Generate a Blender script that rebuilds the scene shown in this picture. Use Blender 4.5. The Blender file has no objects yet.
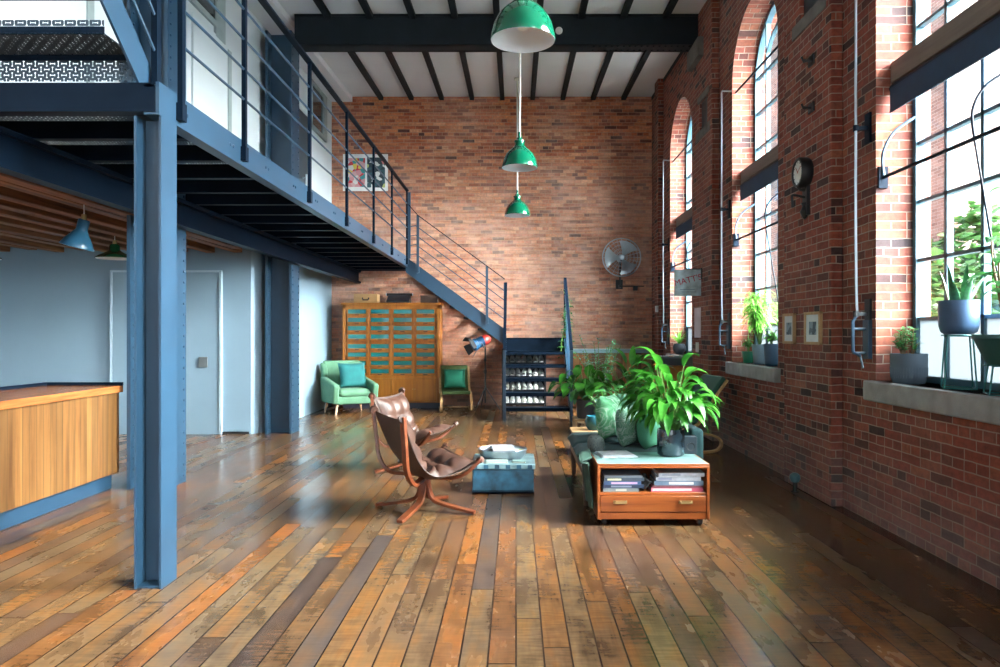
import bpy, bmesh, math, random
from mathutils import Vector, Matrix
R = math.radians
PI = math.pi
rnd = random.Random(7)
SC = bpy.context.scene
COL = SC.collection

# ------------------------------------------------------------------ mesh builder
class MB:
    def __init__(s, M=None):
        s.v = []; s.f = []; s.M = M or Matrix.Identity(4); s.uv = None
    def add(s, vs, fs):
        b = len(s.v)
        s.v += [s.M @ Vector(p) for p in vs]
        s.f += [tuple(b + i for i in f) for f in fs]
        return s
    def box(s, x0, x1, y0, y1, z0, z1):
        return s.add([(x0,y0,z0),(x1,y0,z0),(x1,y1,z0),(x0,y1,z0),(x0,y0,z1),(x1,y0,z1),(x1,y1,z1),(x0,y1,z1)],
              [(0,3,2,1),(4,5,6,7),(0,1,5,4),(1,2,6,5),(2,3,7,6),(3,0,4,7)])
    def obox(s, c, size, rot=None):
        """box centred on c, turned by the matrix rot"""
        hx, hy, hz = size[0]/2, size[1]/2, size[2]/2
        m = (rot or Matrix.Identity(3)).to_3x3()
        vs = [Vector(c) + m @ Vector(p) for p in [(-hx,-hy,-hz),(hx,-hy,-hz),(hx,hy,-hz),(-hx,hy,-hz),(-hx,-hy,hz),(hx,-hy,hz),(hx,hy,hz),(-hx,hy,hz)]]
        return s.add(vs, [(0,3,2,1),(4,5,6,7),(0,1,5,4),(1,2,6,5),(2,3,7,6),(3,0,4,7)])
    def tube(s, pts, r, n=8, cap=True, closed=False):
        pts = [Vector(p) for p in pts]; N = len(pts)
        rs = r if isinstance(r, (list, tuple)) else [r]*N
        vs = []; prev = None
        for i, p in enumerate(pts):
            if closed: t = pts[(i+1)%N] - pts[i-1]
            else: t = pts[min(i+1,N-1)] - pts[max(i-1,0)]
            t.normalize()
            if prev is None:
                a = Vector((0,0,1)) if abs(t.z) < .9 else Vector((1,0,0))
                u = t.cross(a).normalized()
            else:
                u = (prev - t*prev.dot(t))
                if u.length < 1e-6: u = t.orthogonal()
                u.normalize()
            prev = u; w = t.cross(u)
            for k in range(n):
                a = 2*PI*k/n
                vs.append(p + (u*math.cos(a) + w*math.sin(a))*rs[i])
        fs = []
        for i in range(N if closed else N-1):
            for k in range(n):
                a = i*n+k; b = i*n+(k+1)%n; c = ((i+1)%N)*n+(k+1)%n; d = ((i+1)%N)*n+k
                fs.append((a,b,c,d))
        if cap and not closed:
            fs.append(tuple(range(n-1,-1,-1))); fs.append(tuple((N-1)*n+k for k in range(n)))
        return s.add(vs, fs)
    def lathe(s, prof, c=(0,0,0), n=24, rot=None, sx=1, sy=1):
        """prof: list of (radius, height) bottom to top"""
        m = (rot or Matrix.Identity(3)).to_3x3(); c = Vector(c)
        vs = []; rings = []
        for r, z in prof:
            if r < 1e-5:
                rings.append([len(vs)]); vs.append(c + m @ Vector((0,0,z)))
            else:
                rings.append(list(range(len(vs), len(vs)+n)))
                for k in range(n):
                    a = 2*PI*k/n
                    vs.append(c + m @ Vector((r*sx*math.cos(a), r*sy*math.sin(a), z)))
        fs = []
        for A, B in zip(rings, rings[1:]):
            if len(A) == 1 and len(B) == 1: continue
            for k in range(n):
                k2 = (k+1) % n
                if len(A) == 1: fs.append((A[0], B[k2], B[k]))
                elif len(B) == 1: fs.append((A[k], A[k2], B[0]))
                else: fs.append((A[k], A[k2], B[k2], B[k]))
        return s.add(vs, fs)
    def ribbon(s, pts, side, w, t):
        """bent board: pts centre line, side = width direction, w width, t thickness"""
        pts = [Vector(p) for p in pts]; N = len(pts); sd = Vector(side).normalized(); vs = []
        ws = w if isinstance(w, (list, tuple)) else [w]*N
        for i, p in enumerate(pts):
            tg = (pts[min(i+1,N-1)] - pts[max(i-1,0)]).normalized()
            s2 = (sd - tg*sd.dot(tg)).normalized()
            nm = tg.cross(s2)
            for a, b in ((-1,-1),(1,-1),(1,1),(-1,1)):
                vs.append(p + s2*a*ws[i]/2 + nm*b*t/2)
        fs = []
        for i in range(N-1):
            for k in range(4):
                fs.append((i*4+k, i*4+(k+1)%4, (i+1)*4+(k+1)%4, (i+1)*4+k))
        fs.append((3,2,1,0)); fs.append(tuple((N-1)*4+k for k in range(4)))
        return s.add(vs, fs)
    def prism(s, poly, axis, a, b):
        """closed outline extruded along axis 'x','y' or 'z' from a to b; poly holds the two other coordinates"""
        def P(u, v, w): return {'x': (w,u,v), 'y': (u,w,v), 'z': (u,v,w)}[axis]
        n = len(poly)
        vs = [P(u,v,a) for u,v in poly] + [P(u,v,b) for u,v in poly]
        fs = [tuple(range(n-1,-1,-1)), tuple(range(n,2*n))]
        for i in range(n): fs.append((i,(i+1)%n,n+(i+1)%n,n+i))
        return s.add(vs, fs)
    def sheet(s, fn, nu, nv, th=0.0):
        """surface fn(u,v)->point, given a thickness along its normal"""
        g = [[Vector(fn(i/nu, j/nv)) for j in range(nv+1)] for i in range(nu+1)]
        def nrm(i, j):
            a = g[min(i+1,nu)][j]-g[max(i-1,0)][j]; b = g[i][min(j+1,nv)]-g[i][max(j-1,0)]
            return a.cross(b).normalized()
        W = nv+1; vs = [g[i][j] for i in range(nu+1) for j in range(W)]; fs = []
        for i in range(nu):
            for j in range(nv): fs.append((i*W+j,(i+1)*W+j,(i+1)*W+j+1,i*W+j+1))
        if th:
            o = len(vs); vs += [g[i][j]-nrm(i,j)*th for i in range(nu+1) for j in range(W)]
            for i in range(nu):
                for j in range(nv): fs.append((o+i*W+j,o+i*W+j+1,o+(i+1)*W+j+1,o+(i+1)*W+j))
            ring = [j for j in range(W)] + [i*W+nv for i in range(1,nu+1)] + [nu*W+j for j in range(nv-1,-1,-1)] + [i*W for i in range(nu-1,0,-1)]
            for k in range(len(ring)):
                a, b = ring[k], ring[(k+1)%len(ring)]
                fs.append((a,b,o+b,o+a))
        return s.add(vs, fs)
    def pillow(s, c, w, h, d, rot=None, n=10, p=0.6):
        """stuffed cushion: w x h outline, thickness d"""
        m = (rot or Matrix.Identity(3)).to_3x3(); c = Vector(c)
        for sg in (1,-1):
            def fn(u, v, sg=sg):
                x, y = 2*u-1, 2*v-1
                k = max(0,(1-x**4)*(1-y**4))**p
                pin = 1 - .07*(1-abs(x)**2)*(abs(y)**6) ; pin2 = 1 - .07*(1-abs(y)**2)*(abs(x)**6)
                return c + m @ Vector((x*w/2*pin2, sg*d/2*k, y*h/2*pin))
            if sg == 1: s.sheet(fn, n, n)
            else: s.sheet(lambda u, v: fn(1-u, v), n, n)
        return s
    def leaf(s, base, d, L, W, droop=.5, seg=6, fold=.15, tip=.0, curl=0.0, wave=0):
        d = Vector(d).normalized(); p = Vector(base)
        side = d.cross(Vector((0,0,1)))
        if side.length < .05: side = Vector((1,0,0))
        side.normalize(); side = Matrix.Rotation(curl,3,d) @ side
        vs = []; cur = d.copy(); st = L/seg
        for i in range(seg+1):
            t = i/seg
            w = W*(math.sin(PI*min(1,t**.8*.98+.02))**.75)*(1-.25*t) if tip == 0 else W*max(.04,(1-t**tip))
            up = side.cross(cur).normalized()
            vs += [p - side*w/2 + up*w*fold, p.copy(), p + side*w/2 + up*w*fold]
            p = p + cur*st
            cur = (cur + Vector((0,0,-1))*droop/seg*1.6).normalized()
        fs = []
        for i in range(seg):
            a = i*3
            fs += [(a,a+1,a+4,a+3),(a+1,a+2,a+5,a+4)]
        return s.add(vs, fs)
    def build(s, name, mat, parent=None, world=False, smooth=True, bevel=0, loc=(0,0,0), rot=0, ang=35, seg=2, weld=0.0):
        off = Vector((0,0,0))
        if parent is not None and world:
            q = parent
            while q is not None: off += q.location; q = q.parent
        me = bpy.data.meshes.new(name)
        me.from_pydata([tuple(p-off) for p in s.v], [], s.f)
        bm = bmesh.new(); bm.from_mesh(me)
        if weld: bmesh.ops.remove_doubles(bm, verts=bm.verts, dist=weld)
        bmesh.ops.recalc_face_normals(bm, faces=bm.faces); bm.to_mesh(me); bm.free()
        if smooth:
            me.polygons.foreach_set('use_smooth', [True]*len(me.polygons))
            me.set_sharp_from_angle(angle=R(ang))
        o = bpy.data.objects.new(name, me); COL.objects.link(o)
        if mat: me.materials.append(mat)
        if parent is not None: o.parent = parent
        else: o.location = loc; o.rotation_euler = (0,0,rot)
        if bevel:
            b = o.modifiers.new('bevel','BEVEL'); b.width = bevel; b.segments = seg; b.limit_method = 'ANGLE'; b.angle_limit = R(40)
        return o

def tag(o, label=None, cat=None, group=None, kind=None):
    if label: o['label'] = label
    if cat: o['category'] = cat
    if group: o['group'] = group
    if kind: o['kind'] = kind
    return o
def thing(name, label, cat, loc=(0,0,0), rot=0, group=None):
    o = bpy.data.objects.new(name, None); COL.objects.link(o); o.empty_display_size = .1
    o.location = loc; o.rotation_euler = (0,0,rot)
    return tag(o, label, cat, group)
def solo(mb, name, mat, label, cat, loc=(0,0,0), rot=0, group=None, **k):
    return tag(mb.build(name, mat, loc=loc, rot=rot, **k), label, cat, group)
def struct(mb, name, mat, parent=None, **k):
    o = mb.build(name, mat, parent, **k)
    if parent is None: o['kind'] = 'structure'
    return o
def dup(root, loc, rot=None, label=None, group=None):
    r = root.copy(); COL.objects.link(r); r.location = loc
    if rot is not None: r.rotation_euler = (0,0,rot)
    if label: r['label'] = label
    if group: r['group'] = group
    def rec(a, b):
        for ch in list(a.children):
            c = ch.copy(); COL.objects.link(c); c.parent = b
            rec(ch, c)
    rec(root, r)
    return r
def bez(p0, p1, p2, p3, n=12):
    p0, p1, p2, p3 = map(Vector, (p0,p1,p2,p3)); out = []
    for i in range(n+1):
        t = i/n; u = 1-t
        out.append(p0*u**3 + p1*3*u*u*t + p2*3*u*t*t + p3*t**3)
    return out
def smoothpath(pts, n=6):
    """Catmull-Rom through pts"""
    pts = [Vector(p) for p in pts]; out = []
    for i in range(len(pts)-1):
        a = pts[max(i-1,0)]; b = pts[i]; c = pts[i+1]; d = pts[min(i+2,len(pts)-1)]
        for k in range(n):
            t = k/n
            out.append(.5*((2*b)+(c-a)*t+(2*a-5*b+4*c-d)*t*t+(3*b-a-3*c+d)*t**3))
    out.append(pts[-1]); return out
def lerp(a, b, t): return a+(b-a)*t

# ------------------------------------------------------------------ materials
def newmat(name):
    m = bpy.data.materials.new(name); m.use_nodes = True
    nt = m.node_tree; b = nt.nodes['Principled BSDF']
    return m, nt, b
def N(nt, t, **kw):
    n = nt.nodes.new(t)
    for k, v in kw.items():
        if k.startswith('i_'): n.inputs[k[2:].replace('_',' ')].default_value = v
        else: setattr(n, k, v)
    return n
def c4(c): return (c[0],c[1],c[2],1)
def ramp(nt, stops, interp='LINEAR'):
    r = nt.nodes.new('ShaderNodeValToRGB'); r.color_ramp.interpolation = interp
    e = r.color_ramp.elements
    e[0].position, e[0].color = stops[0][0], c4(stops[0][1])
    e[1].position, e[1].color = stops[-1][0], c4(stops[-1][1])
    for p, c in stops[1:-1]:
        x = e.new(p); x.color = c4(c)
    return r
def mixc(nt, fac, a, b, mode='MIX'):
    n = nt.nodes.new('ShaderNodeMix'); n.data_type = 'RGBA'; n.blend_type = mode
    L = nt.links
    for sock, v in ((n.inputs[0],fac),(n.inputs[6],a),(n.inputs[7],b)):
        if hasattr(v, 'is_output'): L.new(v, sock)
        elif isinstance(v, (int,float)): sock.default_value = v
        else: sock.default_value = c4(v)
    return n.outputs[2]
def math_(nt, op, a, b=None, c=None):
    n = nt.nodes.new('ShaderNodeMath'); n.operation = op
    for i, v in enumerate((a,b,c)):
        if v is None: continue
        if hasattr(v,'is_output'): nt.links.new(v, n.inputs[i])
        else: n.inputs[i].default_value = v
    return n.outputs[0]
def paint(name, col, rough=.5, metal=0, var=.12, scale=6, bump=0, spec=.5, coat=0):
    m, nt, b = newmat(name); L = nt.links
    tc = N(nt,'ShaderNodeTexCoord')
    no = N(nt,'ShaderNodeTexNoise', i_Scale=scale, i_Detail=4.0)
    L.new(tc.outputs['Object'], no.inputs['Vector'])
    r = ramp(nt, [(.3,[x*(1-var) for x in col]),(.7,[min(1,x*(1+var)) for x in col])])
    L.new(no.outputs['Fac'], r.inputs[0]); L.new(r.outputs[0], b.inputs['Base Color'])
    b.inputs['Roughness'].default_value = rough; b.inputs['Metallic'].default_value = metal
    b.inputs['Specular IOR Level'].default_value = spec
    b.inputs['Coat Weight'].default_value = coat
    if bump:
        bn = N(nt,'ShaderNodeBump', i_Strength=bump, i_Distance=.01)
        n2 = N(nt,'ShaderNodeTexNoise', i_Scale=scale*12, i_Detail=3.0)
        L.new(tc.outputs['Object'], n2.inputs['Vector'])
        L.new(n2.outputs['Fac'], bn.inputs['Height']); L.new(bn.outputs[0], b.inputs['Normal'])
    return m
def fabric(name, col, var=.15, scale=120, rough=.9, sheen=.03):
    m = paint(name, col, rough, 0, var, 9, .0)
    nt = m.node_tree; L = nt.links; b = nt.nodes['Principled BSDF']
    tc = N(nt,'ShaderNodeTexCoord'); w = N(nt,'ShaderNodeTexNoise', i_Scale=scale, i_Detail=2.0)
    L.new(tc.outputs['Object'], w.inputs['Vector'])
    bn = N(nt,'ShaderNodeBump', i_Strength=.35, i_Distance=.004)
    L.new(w.outputs['Fac'], bn.inputs['Height']); L.new(bn.outputs[0], b.inputs['Normal'])
    b.inputs['Sheen Weight'].default_value = sheen
    return m
def leafmat(name, col, col2):
    m, nt, b = newmat(name); L = nt.links
    tc = N(nt,'ShaderNodeTexCoord'); no = N(nt,'ShaderNodeTexNoise', i_Scale=9.0, i_Detail=2.0)
    L.new(tc.outputs['Object'], no.inputs['Vector'])
    r = ramp(nt, [(.35,col),(.65,col2)]); L.new(no.outputs['Fac'], r.inputs[0])
    L.new(r.outputs[0], b.inputs['Base Color']); b.inputs['Roughness'].default_value = .35
    tr = N(nt,'ShaderNodeBsdfTranslucent'); L.new(r.outputs[0], tr.inputs[0])
    mx = N(nt,'ShaderNodeMixShader'); mx.inputs[0].default_value = .35
    L.new(b.outputs[0], mx.inputs[1]); L.new(tr.outputs[0], mx.inputs[2])
    L.new(mx.outputs[0], nt.nodes['Material Output'].inputs[0])
    return m
def wood(name, cols, axis='z', scale=1.0, rough=.4, board=0.0, board_axis='x', dark=.5):
    """grain runs along axis; with board > 0 the colour steps from board to board along board_axis"""
    m, nt, b = newmat(name); L = nt.links
    tc = N(nt,'ShaderNodeTexCoord'); mp = N(nt,'ShaderNodeMapping')
    s = {'x':(1.2,22,22),'y':(22,1.2,22),'z':(22,22,1.2)}[axis]
    mp.inputs['Scale'].default_value = tuple(q*scale for q in s)
    vec = tc.outputs['Object']
    rv = None
    if board:
        sp = N(nt,'ShaderNodeSeparateXYZ'); L.new(vec, sp.inputs[0])
        q = math_(nt,'DIVIDE', sp.outputs['XYZ'.index(board_axis.upper())], board)
        fl = math_(nt,'FLOOR', q)
        wn = N(nt,'ShaderNodeTexWhiteNoise', noise_dimensions='1D'); L.new(fl, wn.inputs['W'])
        rv = wn.outputs['Value']
        ad = N(nt,'ShaderNodeVectorMath', operation='ADD'); L.new(vec, ad.inputs[0])
        sc = N(nt,'ShaderNodeVectorMath', operation='SCALE'); L.new(wn.outputs['Color'], sc.inputs[0]); sc.inputs['Scale'].default_value = 9
        L.new(sc.outputs[0], ad.inputs[1]); vec = ad.outputs[0]
    L.new(vec, mp.inputs['Vector'])
    no = N(nt,'ShaderNodeTexNoise', i_Scale=1.0, i_Detail=5.0, i_Roughness=.6, i_Distortion=.4)
    L.new(mp.outputs[0], no.inputs['Vector'])
    r = ramp(nt, [(.3+.4*i/max(1,len(cols)-1), c) for i, c in enumerate(cols)])
    L.new(no.outputs['Fac'], r.inputs[0]); out = r.outputs[0]
    if board:
        br = ramp(nt, [(0,(dark,dark,dark)),(1,(1.2,1.17,1.1))]); L.new(rv, br.inputs[0])
        out = mixc(nt, 1.0, out, br.outputs[0], 'MULTIPLY')
        fr = math_(nt,'FRACT', q); e = math_(nt,'ABSOLUTE', math_(nt,'SUBTRACT', fr, .5))
        g = math_(nt,'GREATER_THAN', e, .5-.0012/board)
        out = mixc(nt, g, out, (.02,.012,.008))
    L.new(out, b.inputs['Base Color']); b.inputs['Roughness'].default_value = rough
    bn = N(nt,'ShaderNodeBump', i_Strength=.15, i_Distance=.003); L.new(no.outputs['Fac'], bn.inputs['Height']); L.new(bn.outputs[0], b.inputs['Normal'])
    return m
def boxmap(nt):
    """wall coordinates in metres: (y,z) on faces looking along x, (x,z) along y, (x,y) on flat ones"""
    g = N(nt,'ShaderNodeNewGeometry'); L = nt.links
    p = N(nt,'ShaderNodeSeparateXYZ'); L.new(g.outputs['Position'], p.inputs[0])
    n = N(nt,'ShaderNodeSeparateXYZ'); L.new(g.outputs['True Normal'], n.inputs[0])
    ax = math_(nt,'GREATER_THAN', math_(nt,'ABSOLUTE', n.outputs[0]), .6)
    az = math_(nt,'GREATER_THAN', math_(nt,'ABSOLUTE', n.outputs[2]), .75)
    u = N(nt,'ShaderNodeMix'); L.new(ax, u.inputs[0]); L.new(p.outputs[0], u.inputs[2]); L.new(p.outputs[1], u.inputs[3])
    v = N(nt,'ShaderNodeMix'); L.new(az, v.inputs[0]); L.new(p.outputs[2], v.inputs[2]); L.new(p.outputs[1], v.inputs[3])
    cb = N(nt,'ShaderNodeCombineXYZ'); L.new(u.outputs[0], cb.inputs[0]); L.new(v.outputs[0], cb.inputs[1])
    return cb.outputs[0], p, g
def brick(name, stops, mortar, pale=(.55,.42,.36), pale_amt=.35, bond=.5, foot=.5, sqf=3, streak=0.0, pale_low=0.0):
    m, nt, b = newmat(name); L = nt.links
    vec, p, g = boxmap(nt)
    wob = N(nt,'ShaderNodeTexNoise', i_Scale=7.0, i_Detail=2.0); L.new(g.outputs['Position'], wob.inputs['Vector'])
    sb = N(nt,'ShaderNodeVectorMath', operation='SUBTRACT'); L.new(wob.outputs['Color'], sb.inputs[0]); sb.inputs[1].default_value = (.5,.5,.5)
    sc = N(nt,'ShaderNodeVectorMath', operation='SCALE'); L.new(sb.outputs[0], sc.inputs[0]); sc.inputs['Scale'].default_value = .012
    ad = N(nt,'ShaderNodeVectorMath', operation='ADD'); L.new(vec, ad.inputs[0]); L.new(sc.outputs[0], ad.inputs[1])
    bt = N(nt,'ShaderNodeTexBrick'); bt.offset = .5; bt.offset_frequency = 2; bt.squash = bond; bt.squash_frequency = sqf
    for k, v in (('Color1',(0,0,0,1)),('Color2',(1,1,1,1)),('Mortar',(.5,.5,.5,1)),('Scale',1.0),('Mortar Size',.0042),('Mortar Smooth',.35),('Bias',0.0),('Brick Width',.205),('Row Height',.0585)):
        bt.inputs[k].default_value = v
    L.new(ad.outputs[0], bt.inputs['Vector'])
    r = ramp(nt, stops); L.new(bt.outputs['Color'], r.inputs[0])
    n1 = N(nt,'ShaderNodeTexNoise', i_Scale=26.0, i_Detail=5.0, i_Roughness=.65); L.new(g.outputs['Position'], n1.inputs['Vector'])
    r1 = ramp(nt, [(.3,(.62,.6,.6)),(.7,(1.2,1.15,1.12))]); L.new(n1.outputs['Fac'], r1.inputs[0])
    col = mixc(nt, 1.0, r.outputs[0], r1.outputs[0], 'MULTIPLY')
    n2 = N(nt,'ShaderNodeTexNoise', i_Scale=1.1, i_Detail=6.0, i_Roughness=.7)
    L.new(g.outputs['Position'], n2.inputs['Vector'])
    r2 = ramp(nt, [(.45,(0,0,0)),(.75,(pale_amt,)*3)]); L.new(n2.outputs['Fac'], r2.inputs[0])
    col = mixc(nt, r2.outputs[0], col, pale)
    # limewash and salts left near the floor
    zz = math_(nt,'SUBTRACT', 1.0, math_(nt,'DIVIDE', p.outputs[2], .55))
    zz = math_(nt,'MULTIPLY', math_(nt,'MAXIMUM', zz, 0.0), n2.outputs['Fac'])
    zz = math_(nt,'MULTIPLY', zz, foot)
    col = mixc(nt, zz, col, (.42,.38,.36))
    if pale_low:       # blotchy paling that grows towards the lower wall
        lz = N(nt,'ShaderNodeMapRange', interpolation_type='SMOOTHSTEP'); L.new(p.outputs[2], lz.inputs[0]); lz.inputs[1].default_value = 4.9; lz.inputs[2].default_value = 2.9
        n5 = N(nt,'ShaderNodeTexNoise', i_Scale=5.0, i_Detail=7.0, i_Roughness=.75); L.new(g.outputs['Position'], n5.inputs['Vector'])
        r5 = ramp(nt, [(.3,(0,)*3),(.7,(pale_low,)*3)]); L.new(n5.outputs['Fac'], r5.inputs[0])
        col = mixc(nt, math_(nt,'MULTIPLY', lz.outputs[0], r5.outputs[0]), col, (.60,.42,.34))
    if streak:     # runs of darker and paler courses
        sv = N(nt,'ShaderNodeVectorMath', operation='MULTIPLY'); L.new(vec, sv.inputs[0]); sv.inputs[1].default_value = (1.3,15,1)
        n4 = N(nt,'ShaderNodeTexNoise', i_Scale=1.0, i_Detail=4.0, i_Roughness=.6); L.new(sv.outputs[0], n4.inputs['Vector'])
        r4 = ramp(nt, [(.3,(1-streak,1-streak*1.1,1-streak*1.2)),(.5,(1,1,1)),(.72,(1+streak*.5,1+streak*.55,1+streak*.6))]); L.new(n4.outputs['Fac'], r4.inputs[0])
        col = mixc(nt, 1.0, col, r4.outputs[0], 'MULTIPLY')
    mm = ramp(nt, [(.35,[q*.8 for q in mortar]),(.65,[min(1,q*1.15) for q in mortar])]); L.new(n2.outputs['Fac'], mm.inputs[0])
    col = mixc(nt, bt.outputs['Fac'], col, mm.outputs[0])
    L.new(col, b.inputs['Base Color']); b.inputs['Roughness'].default_value = .85
    h = math_(nt,'SUBTRACT', math_(nt,'MULTIPLY', n1.outputs['Fac'], .35), bt.outputs['Fac'])
    bn = N(nt,'ShaderNodeBump', i_Strength=.55, i_Distance=.008); L.new(h, bn.inputs['Height']); L.new(bn.outputs[0], b.inputs['Normal'])
    return m
def floormat():
    m, nt, b = newmat('old floorboards'); L = nt.links
    g = N(nt,'ShaderNodeNewGeometry'); p = N(nt,'ShaderNodeSeparateXYZ'); L.new(g.outputs['Position'], p.inputs[0])
    W = .108
    row = math_(nt,'FLOOR', math_(nt,'DIVIDE', p.outputs[0], W))
    wn = N(nt,'ShaderNodeTexWhiteNoise', noise_dimensions='1D'); L.new(row, wn.inputs['W'])
    yy = math_(nt,'ADD', p.outputs[1], math_(nt,'MULTIPLY', wn.outputs['Value'], 9.0))
    # board lengths differ a little along each row
    cb = N(nt,'ShaderNodeCombineXYZ'); L.new(yy, cb.inputs[0]); L.new(p.outputs[0], cb.inputs[1])
    bt = N(nt,'ShaderNodeTexBrick'); bt.offset = 0; bt.offset_frequency = 2; bt.squash = 1
    for k, v in (('Color1',(0,0,0,1)),('Color2',(1,1,1,1)),('Mortar',(.5,.5,.5,1)),('Scale',1.0),('Mortar Size',.0036),('Mortar Smooth',.1),('Bias',0.0),('Brick Width',2.1),('Row Height',W)):
        bt.inputs[k].default_value = v
    L.new(cb.outputs[0], bt.inputs['Vector'])
    r = ramp(nt, FLOOR_STOPS); L.new(bt.outputs['Color'], r.inputs[0])
    # grain: stretched along y and shifted per board
    sh = math_(nt,'MULTIPLY', bt.outputs['Color'], 37.0)
    gv = N(nt,'ShaderNodeCombineXYZ'); L.new(math_(nt,'MULTIPLY', p.outputs[0], 46.0), gv.inputs[0]); L.new(math_(nt,'MULTIPLY', p.outputs[1], 2.6), gv.inputs[1]); L.new(sh, gv.inputs[2])
    n1 = N(nt,'ShaderNodeTexNoise', i_Scale=1.0, i_Detail=6.0, i_Roughness=.65, i_Distortion=.5); L.new(gv.outputs[0], n1.inputs['Vector'])
    r1 = ramp(nt, [(.25,(.74,.71,.7)),(.45,(.96,.95,.94)),(.75,(1.13,1.12,1.08))]); L.new(n1.outputs['Fac'], r1.inputs[0])
    col = mixc(nt, 1.0, r.outputs[0], r1.outputs[0], 'MULTIPLY')
    # each board blotched: fresher orange wood, greyer worn wood, dark knots
    bv = N(nt,'ShaderNodeCombineXYZ'); L.new(math_(nt,'MULTIPLY', p.outputs[0], 9.0), bv.inputs[0]); L.new(math_(nt,'MULTIPLY', p.outputs[1], 3.0), bv.inputs[1]); L.new(sh, bv.inputs[2])
    nb = N(nt,'ShaderNodeTexNoise', i_Scale=1.0, i_Detail=4.0, i_Roughness=.5, i_Distortion=.1); L.new(bv.outputs[0], nb.inputs['Vector'])
    rb = ramp(nt, [(.25,(.42,.4,.42)),(.42,(.84,.82,.82)),(.5,(1.0,1.0,1.0)),(.61,(1.25,1.05,.78)),(.75,(1.6,1.18,.75))]); L.new(nb.outputs['Fac'], rb.inputs[0])
    col = mixc(nt, 1.0, col, rb.outputs[0], 'MULTIPLY')
    # wear and dark stains
    n2 = N(nt,'ShaderNodeTexNoise', i_Scale=1.3, i_Detail=3.0, i_Roughness=.5); L.new(g.outputs['Position'], n2.inputs['Vector'])
    r2 = ramp(nt, [(.5,(0,0,0)),(.85,(.5,.5,.5))]); L.new(n2.outputs['Fac'], r2.inputs[0])
    col = mixc(nt, r2.outputs[0], col, (.055,.048,.052))
    # fine saw marks across the boards
    wv = N(nt,'ShaderNodeTexNoise', i_Scale=1.0, i_Detail=3.0)
    sv = N(nt,'ShaderNodeCombineXYZ'); L.new(math_(nt,'MULTIPLY', p.outputs[0], 9.0), sv.inputs[0]); L.new(math_(nt,'MULTIPLY', p.outputs[1], 60.0), sv.inputs[1]); L.new(sh, sv.inputs[2])
    L.new(sv.outputs[0], wv.inputs['Vector'])
    r3 = ramp(nt, [(.35,(.8,.79,.78)),(.65,(1.12,1.12,1.1))]); L.new(wv.outputs['Fac'], r3.inputs[0])
    col = mixc(nt, 1.0, col, r3.outputs[0], 'MULTIPLY')
    col = mixc(nt, bt.outputs['Fac'], col, (.012,.008,.007))
    L.new(col, b.inputs['Base Color'])
    rr = ramp(nt, [(.3,(.17,)*3),(.75,(.3,)*3)]); L.new(nb.outputs['Fac'], rr.inputs[0]); L.new(math_(nt,'ADD', math_(nt,'MULTIPLY', bt.outputs['Color'], .16), math_(nt,'MULTIPLY', rr.outputs[0], .65)), b.inputs['Roughness'])
    h = math_(nt,'MULTIPLY', bt.outputs['Fac'], -1.0)
    bn = N(nt,'ShaderNodeBump', i_Strength=.09, i_Distance=.004); L.new(h, bn.inputs['Height']); L.new(bn.outputs[0], b.inputs['Normal'])
    b.inputs['Specular IOR Level'].default_value = .36
    return m
def glassmat(name, tint=(.93,.98,1), frost=0.0):
    m, nt, b = newmat(name); L = nt.links
    tr = N(nt,'ShaderNodeBsdfTransparent'); tr.inputs[0].default_value = c4(tint)
    gl = N(nt,'ShaderNodeBsdfGlossy'); gl.inputs['Roughness'].default_value = .03
    no = N(nt,'ShaderNodeTexNoise', i_Scale=3.0); bn = N(nt,'ShaderNodeBump', i_Strength=.04); L.new(no.outputs['Fac'], bn.inputs['Height']); L.new(bn.outputs[0], gl.inputs['Normal'])
    lw = N(nt,'ShaderNodeLayerWeight'); fr = math_(nt,'MULTIPLY_ADD', math_(nt,'POWER', lw.outputs['Facing'], 5.0), .7, .03)
    mx = N(nt,'ShaderNodeMixShader'); L.new(fr, mx.inputs[0]); L.new(tr.outputs[0], mx.inputs[1]); L.new(gl.outputs[0], mx.inputs[2])
    out = mx.outputs[0]
    if frost:
        tl = N(nt,'ShaderNodeBsdfTranslucent'); tl.inputs[0].default_value = (.11,.125,.135,1)
        m2 = N(nt,'ShaderNodeMixShader'); m2.inputs[0].default_value = frost; L.new(out, m2.inputs[1]); L.new(tl.outputs[0], m2.inputs[2]); out = m2.outputs[0]
    L.new(out, nt.nodes['Material Output'].inputs[0])
    return m
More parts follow.
